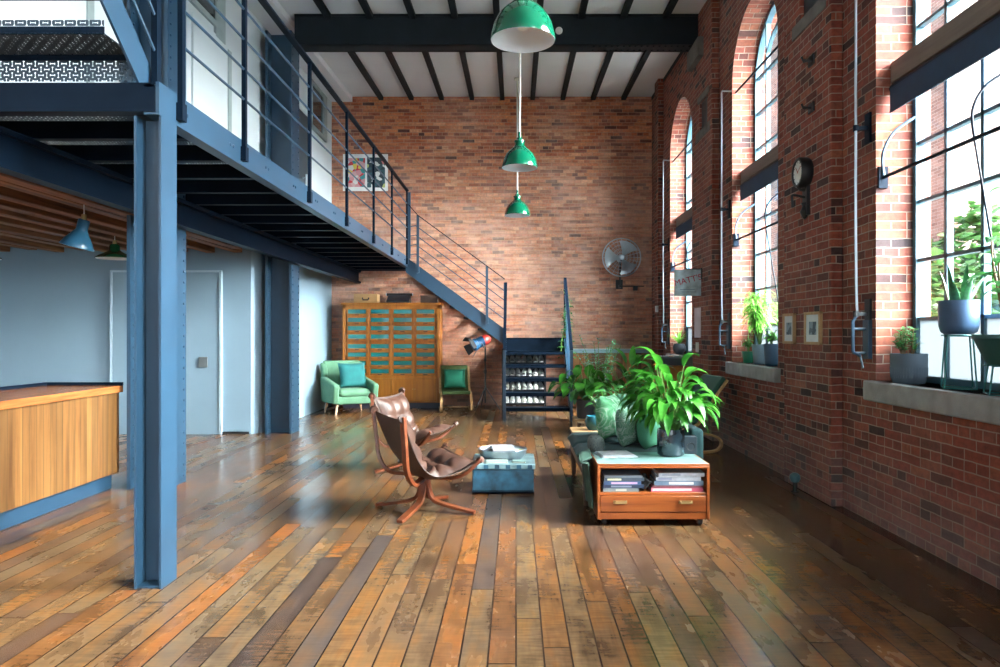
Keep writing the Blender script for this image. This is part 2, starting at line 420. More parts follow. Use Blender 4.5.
def perf(name, col, pitch=.055, plane='xz'):
    """steel plate punched with dumbbell slots, every second one upright"""
    m, nt, b = newmat(name); L = nt.links
    b.inputs['Base Color'].default_value = c4(col); b.inputs['Roughness'].default_value = .5
    g = N(nt,'ShaderNodeNewGeometry'); p = N(nt,'ShaderNodeSeparateXYZ'); L.new(g.outputs['Position'], p.inputs[0])
    a = p.outputs['xyz'.index(plane[0])]; c = p.outputs['xyz'.index(plane[1])]
    h = pitch/2
    ua = math_(nt,'DIVIDE', a, h); uc = math_(nt,'DIVIDE', c, h)
    ia = math_(nt,'FLOOR', ua); ic = math_(nt,'FLOOR', uc)
    fa = math_(nt,'SUBTRACT', math_(nt,'SUBTRACT', ua, ia), .5); fc = math_(nt,'SUBTRACT', math_(nt,'SUBTRACT', uc, ic), .5)
    par = math_(nt,'FLOORED_MODULO', math_(nt,'ADD', ia, ic), 2.0)
    mu = N(nt,'ShaderNodeMix'); L.new(par, mu.inputs[0]); L.new(fa, mu.inputs[2]); L.new(fc, mu.inputs[3])
    mv = N(nt,'ShaderNodeMix'); L.new(par, mv.inputs[0]); L.new(fc, mv.inputs[2]); L.new(fa, mv.inputs[3])
    au = math_(nt,'ABSOLUTE', mu.outputs[0]); av = math_(nt,'ABSOLUTE', mv.outputs[0])
    bar = math_(nt,'MULTIPLY', math_(nt,'LESS_THAN', au, .47), math_(nt,'LESS_THAN', av, .085))
    kn = math_(nt,'MULTIPLY', math_(nt,'MULTIPLY', math_(nt,'LESS_THAN', au, .5), math_(nt,'GREATER_THAN', au, .3)), math_(nt,'LESS_THAN', av, .18))
    hole = math_(nt,'MAXIMUM', bar, kn)
    tr = N(nt,'ShaderNodeBsdfTransparent'); mx = N(nt,'ShaderNodeMixShader')
    L.new(hole, mx.inputs[0]); L.new(b.outputs[0], mx.inputs[1]); L.new(tr.outputs[0], mx.inputs[2])
    L.new(mx.outputs[0], nt.nodes['Material Output'].inputs[0])
    return m
# ------------------------------------------------------------------ the palette
FLOOR_STOPS = [(0,(0.047,0.037,0.035)),(.08,(0.109,0.056,0.028)),(.2,(0.121,0.078,0.041)),(.32,(0.156,0.070,0.025)),(.45,(0.117,0.067,0.034)),(.57,(0.140,0.092,0.048)),(.68,(0.086,0.050,0.034)),(.78,(0.195,0.078,0.021)),(.86,(0.125,0.087,0.049)),(.94,(0.133,0.067,0.029)),(1,(0.070,0.052,0.045))]
BR = [(0,(0.070,0.032,0.030)),(.07,(0.240,0.064,0.034)),(.2,(0.400,0.106,0.043)),(.36,(0.520,0.156,0.060)),(.55,(0.600,0.230,0.093)),(.7,(0.440,0.115,0.047)),(.86,(0.660,0.322,0.170)),(.95,(0.340,0.110,0.064)),(1,(0.200,0.069,0.047))]
M = {}
M['brick_far'] = brick('red brick of the far wall', BR, (.44,.26,.17), pale=(.58,.38,.31), pale_amt=.55, bond=.5, foot=.2, sqf=4, streak=.42, pale_low=.58)
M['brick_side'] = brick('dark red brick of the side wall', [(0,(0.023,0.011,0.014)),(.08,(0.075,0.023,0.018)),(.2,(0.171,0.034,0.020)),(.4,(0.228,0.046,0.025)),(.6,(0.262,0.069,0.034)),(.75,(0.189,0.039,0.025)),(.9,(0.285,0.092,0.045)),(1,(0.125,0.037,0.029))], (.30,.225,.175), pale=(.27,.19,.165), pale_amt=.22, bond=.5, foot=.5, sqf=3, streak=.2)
M['brick_out'] = brick('stock brick of the house opposite', [(0,(.09,.05,.04)),(.5,(.15,.085,.07)),(1,(.19,.13,.11))], (.26,.24,.22), pale=(.2,.15,.13), bond=1.0, foot=0)
M['floor'] = floormat()
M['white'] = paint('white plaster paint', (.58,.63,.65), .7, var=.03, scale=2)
M['cool_cast_wall'] = paint('white wall paint with cool daylight cast', (.21,.305,.375), .65, var=.03, scale=2)  # white walls downstairs; the cool daylight cast is put into the colour
M['ceil'] = paint('white ceiling boards', (.7,.73,.77), .8, var=.04, scale=1.5)
M['stone_dark'] = paint('old padstone', (.13,.12,.11), .9, var=.25, scale=7, bump=.3)
M['joist'] = paint('black-blue joist paint', (.006,.011,.016), .65, var=.2, spec=.25)
M['steel'] = paint('steel blue gloss paint', (.015,.045,.082), .38, var=.1, scale=5, spec=.6)
M['steel_dark'] = paint('dark blue gloss paint', (.003,.008,.017), .45, var=.18, scale=5, spec=.08)
M['perf_xz'] = perf('punched riser plate', (.02,.04,.06), .056, 'xz')
M['perf_xy'] = perf('punched floor plate', (.02,.035,.05), .056, 'xy')
M['stone'] = paint('grey concrete', (.27,.27,.26), .85, var=.22, scale=7, bump=.3)
M['winframe'] = paint('teal-blue window steel', (.045,.11,.15), .45, var=.15)
M['glass'] = glassmat('clear window glass')
M['frost'] = glassmat('frosted window glass', frost=.97)
M['timber'] = wood('rough timber joists', [(.05,.02,.008),(.24,.1,.035),(.36,.16,.06)], 'y', .8, .7)
M['boards'] = wood('dark ceiling boards', [(.04,.017,.008),(.14,.06,.025)], 'y', .8, .8, .14, 'x')
M['chrome'] = paint('dull bright steel', (.55,.62,.68), .3, 1.0, .08)
M['black'] = paint('black iron', (.012,.014,.017), .45, var=.2)

ROOM_X0, ROOM_X1, ROOM_Y0, ROOM_Y1 = -7.6, 2.36, -8.0, 12.5
def zc(y): return 5.36 - .037*(12.5-y)       # the ceiling rises gently towards the far wall

# ------------------------------------------------------------------ floor, walls, ceiling
struct(MB().box(ROOM_X0-.3, 2.72, ROOM_Y0-.3, 12.8, -.12, 0), 'floor', M['floor'], smooth=False)
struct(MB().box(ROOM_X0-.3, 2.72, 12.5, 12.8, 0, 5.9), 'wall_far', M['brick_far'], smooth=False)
WIN_Y = [11.02, 7.86, 4.72, 1.58, -1.57, -4.72]          # far jambs of the arched windows
WW, SILL, SPR = 1.38, .94, 3.92
def arch(y0, y1, n=20, r=None, x=None):
    yc = (y0+y1)/2; rr = (y1-y0)/2 if r is None else r
    return [(yc - rr*math.cos(PI*i/n), SPR + rr*math.sin(PI*i/n)) for i in range(n+1)]
def side_wall():
    mb = MB(); XF, XB, ZT = 2.36, 2.72, 5.9
    edges = sorted([(y-WW, y) for y in WIN_Y]); y = ROOM_Y0-.3
    for a, b in edges:
        mb.box(XF, XB, y, a, 0, ZT); mb.box(XF, XB, a, b, 0, SILL)
        A = arch(a, b)
        for (p, q), (r_, s_) in zip(A, A[1:]):
            vs = [(XF,p,q),(XF,r_,s_),(XF,r_,ZT),(XF,p,ZT),(XB,p,q),(XB,r_,s_),(XB,r_,ZT),(XB,p,ZT)]
            mb.add(vs, [(0,1,2,3),(4,7,6,5),(0,4,5,1)])
        y = b
    mb.box(XF, XB, y, 12.5, 0, ZT)
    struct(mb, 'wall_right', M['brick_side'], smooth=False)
side_wall()
# brick piers between the windows, each with an old beam pocket
for i, y0 in enumerate([11.5, 8.35, 5.19, 2.04, -1.1, -4.25]):
    y1 = y0+(.91 if i else .3); X0, X1 = 2.27, 2.36; pa, pb = y0+.2, y0+.56
    mb = MB().box(X0,X1,y0,y1,0,3.75).box(X0,X1,y0,y1,4.1,5.75)
    if i: mb.box(X0,X1,y0,pa,3.75,4.1).box(X0,X1,pb,y1,3.75,4.1)
    else: mb.box(X0,X1,y0,y1,3.75,4.1)
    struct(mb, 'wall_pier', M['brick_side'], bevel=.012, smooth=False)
    if i: struct(MB().box(2.30,2.36,pa,pb,3.75,4.1), 'trim_pocket_shade', M['black'], smooth=False)  # black plug painting in the shade of a deep pocket
    if i:
        struct(MB().box(2.262,2.30,y0+.08,y0+.72,3.64,3.75), 'trim_pocket_sill', M['stone_dark'], bevel=.006)
        struct(MB().box(2.264,2.30,y0+.12,y0+.64,4.1,4.18), 'trim_pocket_lintel', M['stone_dark'], bevel=.006)
    if i: struct(MB().box(2.20,2.30,y0+.36,y0+.93,4.62-.037*(8.35-y0)*1.0,4.85-.037*(8.35-y0)), 'trim_padstone', M['stone_dark'], bevel=.008)
# windows: steel frames with an arched head, transom of concrete, sills
def window(n, y1):
    y0 = y1-WW; X = 2.63
    w = bpy.data.objects.new('window_%d' % n, None); COL.objects.link(w); w.location = (X,(y0+y1)/2,SILL); w['kind'] = 'structure'
    f = MB(); t = .022
    yc = (y0+y1)/2; r = WW/2
    f.box(X-.03,X+.03,y0,y0+.04,SILL,SPR); f.box(X-.03,X+.03,y1-.04,y1,SILL,SPR); f.box(X-.03,X+.03,y0,y1,SILL,SILL+.04)
    for k in range(1,4):
        yy = y0+WW*k/4; d = abs(yy-yc); f.box(X-.02,X+.02,yy-t/2-.004,yy+t/2+.004,SILL,SPR+math.sqrt(r*r-d*d)-.01)
    z = SILL+.405
    while z < SPR+.45:
        d = 0 if z < SPR else r-math.sqrt(max(0,r*r-(z-SPR)**2))
        f.box(X-.02,X+.02,y0+d,y1-d,z-t/2,z+t/2); z += .38
    A = [(X,p,q) for p,q in arch(y0,y1,24,r-.02)]; f.ribbon(A,(1,0,0),.06,.04)
    A = [(X,p,q) for p,q in arch(y0,y1,24,r*.62)]; f.ribbon(A,(1,0,0),.04,.022)
    f.build('frame', M['winframe'], w, world=True, smooth=False)
    poly = [(y0+.01,SILL+.41),(y1-.01,SILL+.41)]
    A = arch(y0,y1,24,r-.01)
    poly += [(p,q) for p,q in reversed(A)]
    MB().prism(poly,'x',X-.004,X+.004).build('pane', M['glass'], w, world=True, smooth=False)
    MB().box(X-.004,X+.004,y0+.01,y1-.01,SILL+.02,SILL+.41).build('frosted_pane', M['frost'], w, world=True, smooth=False)
    struct(MB().box(2.30,2.66,y0-.06,y1+.06,SILL-.13,SILL), 'trim_window_sill', M['stone'], bevel=.01)
for i, y in enumerate(WIN_Y): window(i+1, y)
# ceiling boards (sloping), dark joists between them, a great beam at each pier
def slab(mb, x0, x1, y0, y1, h0, h1):
    """h0, h1: heights above the ceiling line"""
    mb.add([(x0,y0,zc(y0)+h0),(x1,y0,zc(y0)+h0),(x1,y1,zc(y1)+h0),(x0,y1,zc(y1)+h0),(x0,y0,zc(y0)+h1),(x1,y0,zc(y0)+h1),(x1,y1,zc(y1)+h1),(x0,y1,zc(y1)+h1)],
           [(0,3,2,1),(4,5,6,7),(0,1,5,4),(1,2,6,5),(2,3,7,6),(3,0,4,7)])
    return mb
struct(slab(MB(), ROOM_X0-.3, 2.72, ROOM_Y0-.3, 12.8, 0, .2), 'ceiling', M['ceil'], smooth=False)
for k in range(10):
    x = -2.34+.5255*k
    struct(slab(MB(), x-.038, x+.038 if k < 9 else x, ROOM_Y0, 12.5, -.06, 0), 'ceiling_joist', M['joist'], smooth=False)
struct(slab(MB(), -3.2, -2.84, ROOM_Y0, 12.5, -.09, 0), 'ceiling_soffit', M['ceil'], smooth=False)
for yb in (8.96, 5.80, 2.65, -.5, -3.65):
    zb = zc(yb)-.38; mb = MB()
    mb.box(-2.76,2.30,yb,yb+.25,zb,zb+.035).box(-2.76,2.30,yb,yb+.25,zb+.35,zb+.40).box(-2.76,2.30,yb+.01,yb+.05,zb,zb+.38)
    mb.box(-2.76,2.30,yb+.2,yb+.24,zb,zb+.38)
    for j in range(26):
        for q in (.06,.19): mb.lathe([(0,-.012),(.012,-.008),(.016,0)], (1.3+j*.075-1.0, yb+q, zb), 8) if j > 8 else None
    struct(mb, 'ceiling_beam', M['joist'], smooth=False)
# left: plaster wall under and above the gallery, the kitchen's back wall, outer walls
mb = MB().box(-3.34,-3.2,8.96+.1,12.5,0,2.5)
mb.prism([(-3.2,9.06),(-3.3,8.96),(-3.3,9.06)],'z',0,2.5)
struct(mb, 'wall_left', M['cool_cast_wall'], smooth=False)
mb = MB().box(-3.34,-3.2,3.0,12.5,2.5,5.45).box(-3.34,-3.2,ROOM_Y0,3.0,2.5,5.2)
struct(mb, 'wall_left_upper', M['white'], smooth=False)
struct(MB().box(ROOM_X0,-3.3,8.96,9.1,0,2.5), 'wall_kitchen', M['cool_cast_wall'], smooth=False)
struct(MB().box(ROOM_X0-.3,ROOM_X0,ROOM_Y0-.3,9.1,0,5.9), 'wall_kitchen_side', M['cool_cast_wall'], smooth=False)
def back_wall():
    mb = MB(); Y0, Y1 = ROOM_Y0-.3, ROOM_Y0; x = ROOM_X0
    for a, b, z0, z1 in ((-6.9,-4.3,.9,2.2),(-2.4,-.6,.9,4.4),(.1,1.9,.9,4.4)):
        mb.box(x,a,Y0,Y1,0,5.9); mb.box(a,b,Y0,Y1,0,z0); mb.box(a,b,Y0,Y1,z1,5.9); x = b
    mb.box(x,2.36,Y0,Y1,0,5.9)
    struct(mb, 'wall_back', M['brick_side'], smooth=False)
    for i, (a, b, z0, z1) in enumerate(((-6.9,-4.3,.9,2.2),(-2.4,-.6,.9,4.4),(.1,1.9,.9,4.4))):
        f = MB(); n = 5
        for k in range(n+1): f.box(a+(b-a)*k/n-.012,a+(b-a)*k/n+.012,Y0+.1,Y0+.14,z0,z1)
        z = z0
        while z <= z1+.01: f.box(a,b,Y0+.1,Y0+.14,z-.012,z+.012); z += .4
        struct(f, 'window_%d' % (7+i), M['winframe'], smooth=False)  # unseen back windows, added to bring in more daylight
back_wall()
# kitchen ceiling: boards on rough timber joists
struct(MB().box(ROOM_X0,-3.2,ROOM_Y0,8.96,2.44,2.5), 'ceiling_kitchen', M['boards'], smooth=False)
k = 0; x = -3.14
while x > -7.4:
    zb = 2.2 if k == 0 else 2.27+rnd.uniform(-.02,.02)
    struct(MB().box(x-.055,x+.055,ROOM_Y0,8.96 if k else 8.1,zb,2.44), 'ceiling_kitchen_joist', M['timber'], bevel=.008)
    x -= .33+rnd.uniform(-.03,.03); k += 1
# flush door in the kitchen's back wall, with its lock plate
d = bpy.data.objects.new('door_1', None); COL.objects.link(d); d.location = (-4.4,8.95,0); d['kind'] = 'structure'
MB().box(-5.0,-3.68,8.925,8.962,0,2.01).build('door_leaf', M['cool_cast_wall'], d, world=True, bevel=.003)
f = MB().box(-5.03,-5.005,8.915,8.962,0,2.035).box(-3.675,-3.65,8.915,8.962,0,2.035).box(-5.03,-3.65,8.915,8.962,2.012,2.035)
f.build('door_frame', paint('grey door stop', (.42,.54,.62), .5), d, world=True, smooth=False)
MB().box(-3.93,-3.82,8.91,8.926,.83,.96).build('lock_plate', paint('brushed grey plate', (.2,.22,.22), .4, .6), d, world=True, bevel=.004)
struct(MB().box(ROOM_X0,-3.32,8.945,8.962,0,.03), 'baseboard_kitchen', M['black'], smooth=False)

# ------------------------------------------------------------------ gallery: riveted columns, beams, punched deck
def riveted_column(y0, name='steel_column'):
    mb = MB(); x0, x1, d = -3.12, -2.79, .32
    mb.box(x0,x0+.03,y0,y0+d,0,5.02).box(x1-.03,x1,y0,y0+d,0,5.02).box(x0+.03,x1-.03,y0+.14,y0+.18,0,5.02)
    for zz in range(54):
        z = .06+zz*.09
        for yy in (y0+.045, y0+d-.045):
            mb.lathe([(.013,0),(.011,.007),(0,.011)], (x1,yy,z), 6, Matrix.Rotation(R(90),3,'Y'))
        mb.lathe([(.013,0),(.011,.007),(0,.011)], (x0+.03,y0+.045,z), 6, Matrix.Rotation(R(90),3,'Y'))
    return struct(mb, name, M['steel'], smooth=False)
for y0 in (5.77, 8.95): riveted_column(y0)
mb = MB()
mb.box(-1.868,-1.856,3.52,3.68,0,2.315).box(-1.746,-1.734,3.52,3.68,0,2.315).box(-1.856,-1.746,3.61,3.618,0,2.315)
mb.box(-1.856,-1.746,3.53,3.67,0,.012)
struct(mb, 'steel_column', M['steel'], smooth=False)
# long beam carrying the gallery's inner side; the channel along its edge; end trimmer; cross joists; punched deck
struct(MB().box(-2.785,-2.69,2.4,12.5,2.12,2.15).box(-2.745,-2.73,2.4,12.5,2.14,2.33).box(-2.785,-2.69,2.4,12.5,2.305,2.335), 'beam_gallery_inner', M['steel_dark'], smooth=False)
mb = MB().box(-1.752,-1.735,3.5,11.6,2.315,2.475).box(-1.81,-1.752,3.5,11.6,2.315,2.327).box(-1.81,-1.752,3.5,11.6,2.45,2.462)
for y in [3.75+.62*k for k in range(13)]:
    for dy in (0,.05): mb.lathe([(.012,0),(.010,.006),(0,.009)], (-1.735,y+dy,2.40), 6, Matrix.Rotation(R(90),3,'Y'))
struct(mb, 'beam_gallery_edge', M['steel'], smooth=False)
struct(MB().box(-3.2,-1.752,3.50,3.515,2.33,2.47).box(-3.2,-1.811,3.515,3.58,2.33,2.345), 'beam_gallery_end', M['steel_dark'], smooth=False)
struct(MB().box(-3.2,-1.75,12.44,12.5,2.335,2.46).box(-1.81,-1.75,11.6,12.44,2.335,2.46), 'beam_gallery_far', M['steel_dark'], smooth=False)
y = 4.04
while y < 12.2:
    xj = -2.788 if 5.73 < y < 6.13 or 8.91 < y < 9.31 else -3.2
    struct(MB().box(xj,-1.812,y-.03,y+.03,2.336,2.348).box(xj,-1.812,y-.005,y+.005,2.345,2.44), 'beam_gallery_joist', M['steel_dark'], smooth=False)
    y += .51
struct(MB().box(-3.2,-1.81,3.515,12.44,2.442,2.448), 'floor_gallery', M['perf_xy'], smooth=False)

# upstairs on the gallery wall: two doors, a transom light and an inner window
def gal(name): 
    o = bpy.data.objects.new(name, None); COL.objects.link(o); o.location = (-3.2,8,2.46); o['kind'] = 'structure'; return o
Mgrey = paint('grey green joinery paint', (.3,.36,.36), .5); Mdk = paint('dark blue grey door paint', (.035,.05,.06), .4)
Mmirror = paint('dark inner glass', (.05,.06,.06), .06, 0, .1, spec=.9)
d = gal('door_2')
MB().box(-3.2,-3.175,7.09,7.93,2.46,4.42).build('door_leaf', M['white'], d, world=True, bevel=.003)
MB().box(-3.2,-3.165,7.93,8.02,2.46,4.38).build('door_frame', Mgrey, d, world=True, smooth=False)
w = gal('window_10')
MB().box(-3.2,-3.17,6.6,7.62,4.5,4.56).box(-3.2,-3.17,7.62,7.86,4.4,5.1).box(-3.2,-3.17,6.6,7.62,5.06,5.1).build('frame', Mgrey, w, world=True, smooth=False)
MB().box(-3.2,-3.185,6.6,7.62,4.56,5.06).build('pane', Mmirror, w, world=True, smooth=False)
d = gal('door_3')
MB().box(-3.2,-3.175,10.05,11.0,2.46,4.55).build('door_leaf', Mdk, d, world=True, bevel=.003)
MB().tube([(-3.12,10.72,3.25),(-3.12,10.72,3.62)],.015,8).tube([(-3.175,10.72,3.3),(-3.12,10.72,3.3)],.01,6).tube([(-3.175,10.72,3.57),(-3.12,10.72,3.57)],.01,6).build('door_handle', M['chrome'], d, world=True)
w = gal('window_11')
MB().box(-3.2,-3.16,11.13,11.2,4.45,5.2).box(-3.2,-3.16,11.86,12.06,4.45,5.2).box(-3.2,-3.16,11.13,12.06,5.14,5.2).box(-3.2,-3.16,11.13,12.06,4.45,4.51).build('frame', Mgrey, w, world=True, smooth=False)
MB().box(-3.2,-3.185,11.2,11.86,4.51,5.14).build('pane', Mmirror, w, world=True, smooth=False)
for i, (a, b) in enumerate(((4.35,4.43),(5.36,5.44))):
    struct(MB().box(-3.2,-3.185,a,b,2.46,5.1), 'trim_gallery_wall', Mgrey, smooth=False)

# ------------------------------------------------------------------ the outside
Mpane2 = paint('dull dark pane', (.05,.09,.1), .7, spec=.1)
def outside():
    b = thing('brick_building', 'pale brick house with teal windows seen through the window panes', 'building', (9,20,-3))
    wl = MB().box(7.2,12,12.1,45,-3,16).build('wall', M['brick_out'], b, world=True, smooth=False)
    for i, (y, z) in enumerate([(13.2,.2),(13.2,3.4),(13.2,6.6),(17,.2),(17,3.4),(17,6.6),(21,.2),(21,3.4),(21,6.6),(25,3.4),(25,6.6)]):
        fr = MB().box(7.14,7.2,y,y+.09,z,z+2).box(7.14,7.2,y+1.1,y+1.2,z,z+2).box(7.14,7.2,y,y+1.2,z,z+.09).box(7.14,7.2,y,y+1.2,z+1.92,z+2).box(7.14,7.2,y,y+1.2,z+.97,z+1.03).build('window', paint('pale teal sash', (.06,.2,.24), .5), b, world=True, smooth=False)
        MB().box(7.16,7.18,y+.09,y+1.1,z+.09,z+1.92).build('pane', Mpane2, fr, world=True, smooth=False)
    lm = leafmat('tree leaves in daylight', (.02,.07,.015), (.05,.12,.03))
    bk = paint('bark', (.12,.09,.07), .9)
    spots = [(6.3,9.6,1.5,1.05),(5.5,7.9,1.0,.85),(6.95,11.25,2.3,.75)]
    labs = ['broad leafy green tree outside the nearest window, at the right edge of the photo','lowest of the trees outside the nearest window, closest to the glass','slender tree close to the corner of the brick house outside']
    for i, (x, y, z, r) in enumerate(spots):
        t = thing('garden_tree', labs[i], 'tree', (x,y,-3), 0, 'trees outside the windows')
        rr = random.Random(40+i); lf = MB()
        for k in range(1500):
            v = Vector((rr.gauss(0,1),rr.gauss(0,1),rr.gauss(0,1))).normalized()*r*(.55+.5*rr.random()); v.z *= .85
            v += Vector((0,0,.25*math.sin(v.x*4)+.2*math.cos(v.y*5)))
            p = Vector((0,0,z+3))+v; a = rr.uniform(.07,.13)
            q = Matrix.Rotation(rr.uniform(0,6.3),3,'Z') @ Matrix.Rotation(rr.uniform(-1,1),3,'X')
            lf.add([p+q@Vector(c) for c in ((-a,0,0),(0,-a*.6,0),(a,0,0.02),(0,a*.6,0))], [(0,1,2,3)])
        lf.build('foliage', lm, t, smooth=False)
        tk = MB().tube([(0,0,0),(.05,0,z*.5+1.5),(0,.1,z+3)],[.14,.11,.05],8)
        for k in range(5): tk.tube([(0,.03*k,z+1.6+.2*k),(r*.6*math.cos(k*1.3),r*.6*math.sin(k*1.3),z+2.6+.25*k)],[.05,.015],6)
        tk.build('trunk', bk, t)
    struct(MB().box(2.72,40,-30,45,-3.2,-3), 'ground_outside', paint('yard paving', (.35,.34,.32), .9), smooth=False)
outside()
# ------------------------------------------------------------------ railings and stairs
RAILZ = [.27,.46,.65,.84]
t = thing('gallery_railing', 'long blue steel railing along the open edge of the gallery', 'railing', (-1.74,3.7,2.46))
for y in (3.70,4.56,6.0,7.32,8.70,9.98,11.36):
    MB().box(-1.733,-1.707,y-.015,y+.015,2.36,3.5).box(-1.735,-1.702,y-.025,y+.025,2.34,2.43).build('post', M['steel_dark'], t, world=True, smooth=False)
MB().box(-1.745,-1.695,3.68,11.38,3.5,3.515).build('handrail', M['steel_dark'], t, world=True, smooth=False)
for z in RAILZ:
    MB().tube([(-1.72,3.7,2.46+z),(-1.72,11.36,2.46+z)],.008,8).build('rail', M['steel'], t, world=True)

# flight from the gallery down along the far wall, landing, short flight turning to the room
YS0, YS1 = 11.5, 12.44
def zs(x): return 2.47-.735*(x+1.75)         # top edge of the stringer
t = thing('staircase', 'blue steel staircase dropping along the far brick wall and turning at a landing', 'staircase', (.3,11.4,0))
for y in (YS0, YS1-.012):
    x0, x1 = -1.76, -.17
    MB().prism([(x0,zs(x0)-.25),(x1,zs(x1)-.25),(x1,zs(x1)),(x0,zs(x0))],'y',y,y+.012).build('stringer', M['steel'], t, world=True, smooth=False)
for k in range(6):
    z = 2.46-.183*(k+1); x = -1.74+.226*k
    MB().box(x,x+.25,YS0+.012,YS1-.012,z-.035,z-.03).box(x,x+.012,YS0+.012,YS1-.012,z-.06,z-.03).box(x+.238,x+.25,YS0+.012,YS1-.012,z-.06,z-.03).build('tread', M['steel_dark'], t, world=True, smooth=False)
MB().box(-.19,.80,11.49,12.44,1.165,1.18).box(-.19,.80,11.49,11.502,.95,1.18).box(-.19,.80,12.42,12.44,.97,1.18).box(.788,.80,11.5,12.44,.97,1.18).build('landing', M['steel_dark'], t, world=True, smooth=False)
# lower flight: five treads between two stringers
YB = 10.2; slope = (1.18-.0)/(11.49-YB+.0)
for x in (-.17,.768):
    MB().prism([(YB-.02,0),(YB+.2,0),(11.5,.93),(11.5,1.18),(YB-.02,.17)],'x',x,x+.012).build('stringer', M['steel'], t, world=True, smooth=False)
for k in range(5):
    z = .19+.195*k; y = YB+.03+.25*k
    MB().box(-.158,.768,y,y+.26,z-.008,z).box(-.158,.768,y,y+.012,z-.05,z).box(-.158,.768,y+.25,y+.262,z-.05,z).build('tread', M['steel_dark'], t, world=True, smooth=False)
# railing of the upper flight
t = thing('stair_railing', 'blue steel railing sloping down with the stair from the gallery', 'railing', (-1.0,11.49,1.2))
for x, top in ((-1.70,3.5),(-1.565,.80),(-.463,.80),(-.176,2.06)):
    zt = top if top > 1 else zs(x)+top
    zb = 2.44 if x < -1.6 else (0.0 if x > -.2 else zs(x)-.12)
    zb = .95 if x > -.2 else zb
    MB().box(x-.02,x+.02,11.465,11.495,zb,zt).build('post', M['steel'], t, world=True, smooth=False)
def hr(x, d): return zs(x)+d
MB().ribbon([(-1.71,11.48,hr(-1.71,.80)+.06),(-1.565,11.48,hr(-1.565,.80)),(-.176,11.48,hr(-.176,.80))],(0,1,0),.045,.012).build('handrail', M['steel_dark'], t, world=True, smooth=False)
for z in (.16,.31,.46,.61):
    MB().tube([(-1.70,11.48,hr(-1.6,z)-.02),(-1.6,11.48,hr(-1.6,z)),(-.176,11.48,hr(-.176,z))],.008,6).build('rail', M['steel'], t, world=True)
# railings of the short flight, left and right
for i, (x, lab) in enumerate(((-.163,'steel railing on the left side of the short lower flight'),(.785,'steel railing on the right side of the short lower flight, twined by a plant'))):
    t = thing('stair_railing', lab, 'railing', (x,YB,0))
    MB().box(x-.02,x+.02,YB-.02,YB+.02,0,1.02).build('post', M['steel'], t, world=True, smooth=False)
    y2 = 11.46 if i == 0 else 11.52
    if i: MB().box(x-.02,x+.02,y2-.02,y2+.02,1.0,2.14).build('post', M['steel_dark'], t, world=True, smooth=False)
    MB().ribbon([(x,YB-.02,1.02),(x,y2,2.06 if i == 0 else 2.14)],(1,0,0),.045,.012).build('handrail', M['steel_dark'], t, world=True, smooth=False)
    for q in (.25,.42,.6,.8): MB().tube([(x,YB,q),(x,y2-.02,q+1.06)],.008,6).build('rail', M['steel'], t, world=True)

# near flight rising from the gallery's near end over the kitchen
t = thing('staircase', 'dark steel stair with punched treads rising from the near end of the gallery', 'staircase', (-2.4,3.4,2.47))
def zn(y): return 2.60+.80*(3.50-y)
for x in (-1.845,-3.15):
    MB().prism([(3.66,2.47),(3.66,2.56),(1.9,zn(1.9)+.12),(1.9,zn(1.9)-.10),(3.52,2.47)],'x',x-.006,x+.006).build('stringer', M['steel'], t, world=True, smooth=False)
k = 0; y = 3.485; z = 2.60
MB().box(-3.144,-1.851,3.50,3.503,2.475,2.585).build('riser', M['perf_xz'], t, world=True, smooth=False)
while y > 2.0:
    tr = MB().box(-3.144,-1.851,y-.25,y,z-.002,z+.001).build('tread', M['perf_xy'], t, world=True, smooth=False)
    MB().box(-3.144,-1.851,y-.25,y-.245,z-.005,z+.03).box(-3.144,-1.851,y-.004,y,z-.03,z+.002).build('nosing', M['steel_dark'], tr, world=True, smooth=False)
    if k == 0: MB().box(-3.144,-1.851,y-.252,y-.249,z+.032,z+.058).build('riser', M['perf_xz'], t, world=True, smooth=False)
    y -= .23; z += .184; k += 1
MB().box(-3.144,-1.851,1.0,1.95,z-.06,z-.02).build('landing', M['steel_dark'], t, world=True, smooth=False)
t = thing('stair_railing', 'dark steel railing of the stair rising over the near end of the gallery', 'railing', (-1.81,3.6,2.47))
for y in (3.62,2.7,1.9):
    MB().box(-1.825,-1.795,y-.02,y+.02,zn(y)-.1,zn(y)+.95).build('post', M['steel_dark'], t, world=True, smooth=False)
MB().ribbon([(-1.81,3.64,zn(3.64)+.95),(-1.81,1.9,zn(1.9)+.95)],(1,0,0),.05,.014).build('handrail', M['steel_dark'], t, world=True, smooth=False)
for q in (.15,.33,.52,.72): MB().tube([(-1.81,3.62,zn(3.62)+q),(-1.81,1.9,zn(1.9)+q)],.008,6).build('rail', M['steel'], t, world=True)

# ------------------------------------------------------------------ kitchen counter and lamps
t = thing('kitchen_counter', 'long kitchen counter faced with upright wood boards on a blue plinth', 'counter', (-3.5,4.2,0))
MB().box(-3.76,-3.215,2.6,5.83,.13,.775).build('front_boards', wood('honey upright boards', [(.075,.03,.009),(.15,.068,.02),(.2,.1,.032)], 'z', .6, .45, .07, 'y', .78), t, world=True, smooth=False)
MB().box(-3.70,-3.27,2.6,5.82,0,.13).build('plinth', M['steel'], t, world=True, smooth=False)
MB().box(-3.82,-3.19,2.55,5.85,.775,.83).build('worktop', wood('oiled worktop', [(.16,.05,.018),(.32,.11,.035),(.42,.17,.05)], 'y', .9, .22, .09, 'x', .7), t, world=True, bevel=.004)
MB().box(-3.82,-3.19,5.83,5.85,.83,.855).box(-3.82,-3.80,2.55,5.85,.83,.855).build('upstand', M['steel_dark'], t, world=True, smooth=False)
Mgreen = paint('green enamel', (.002,.095,.048), .16, var=.06, spec=.6, coat=.6)
Mgreen2 = paint('dark green enamel', (.01,.09,.035), .25, var=.1, spec=.6)
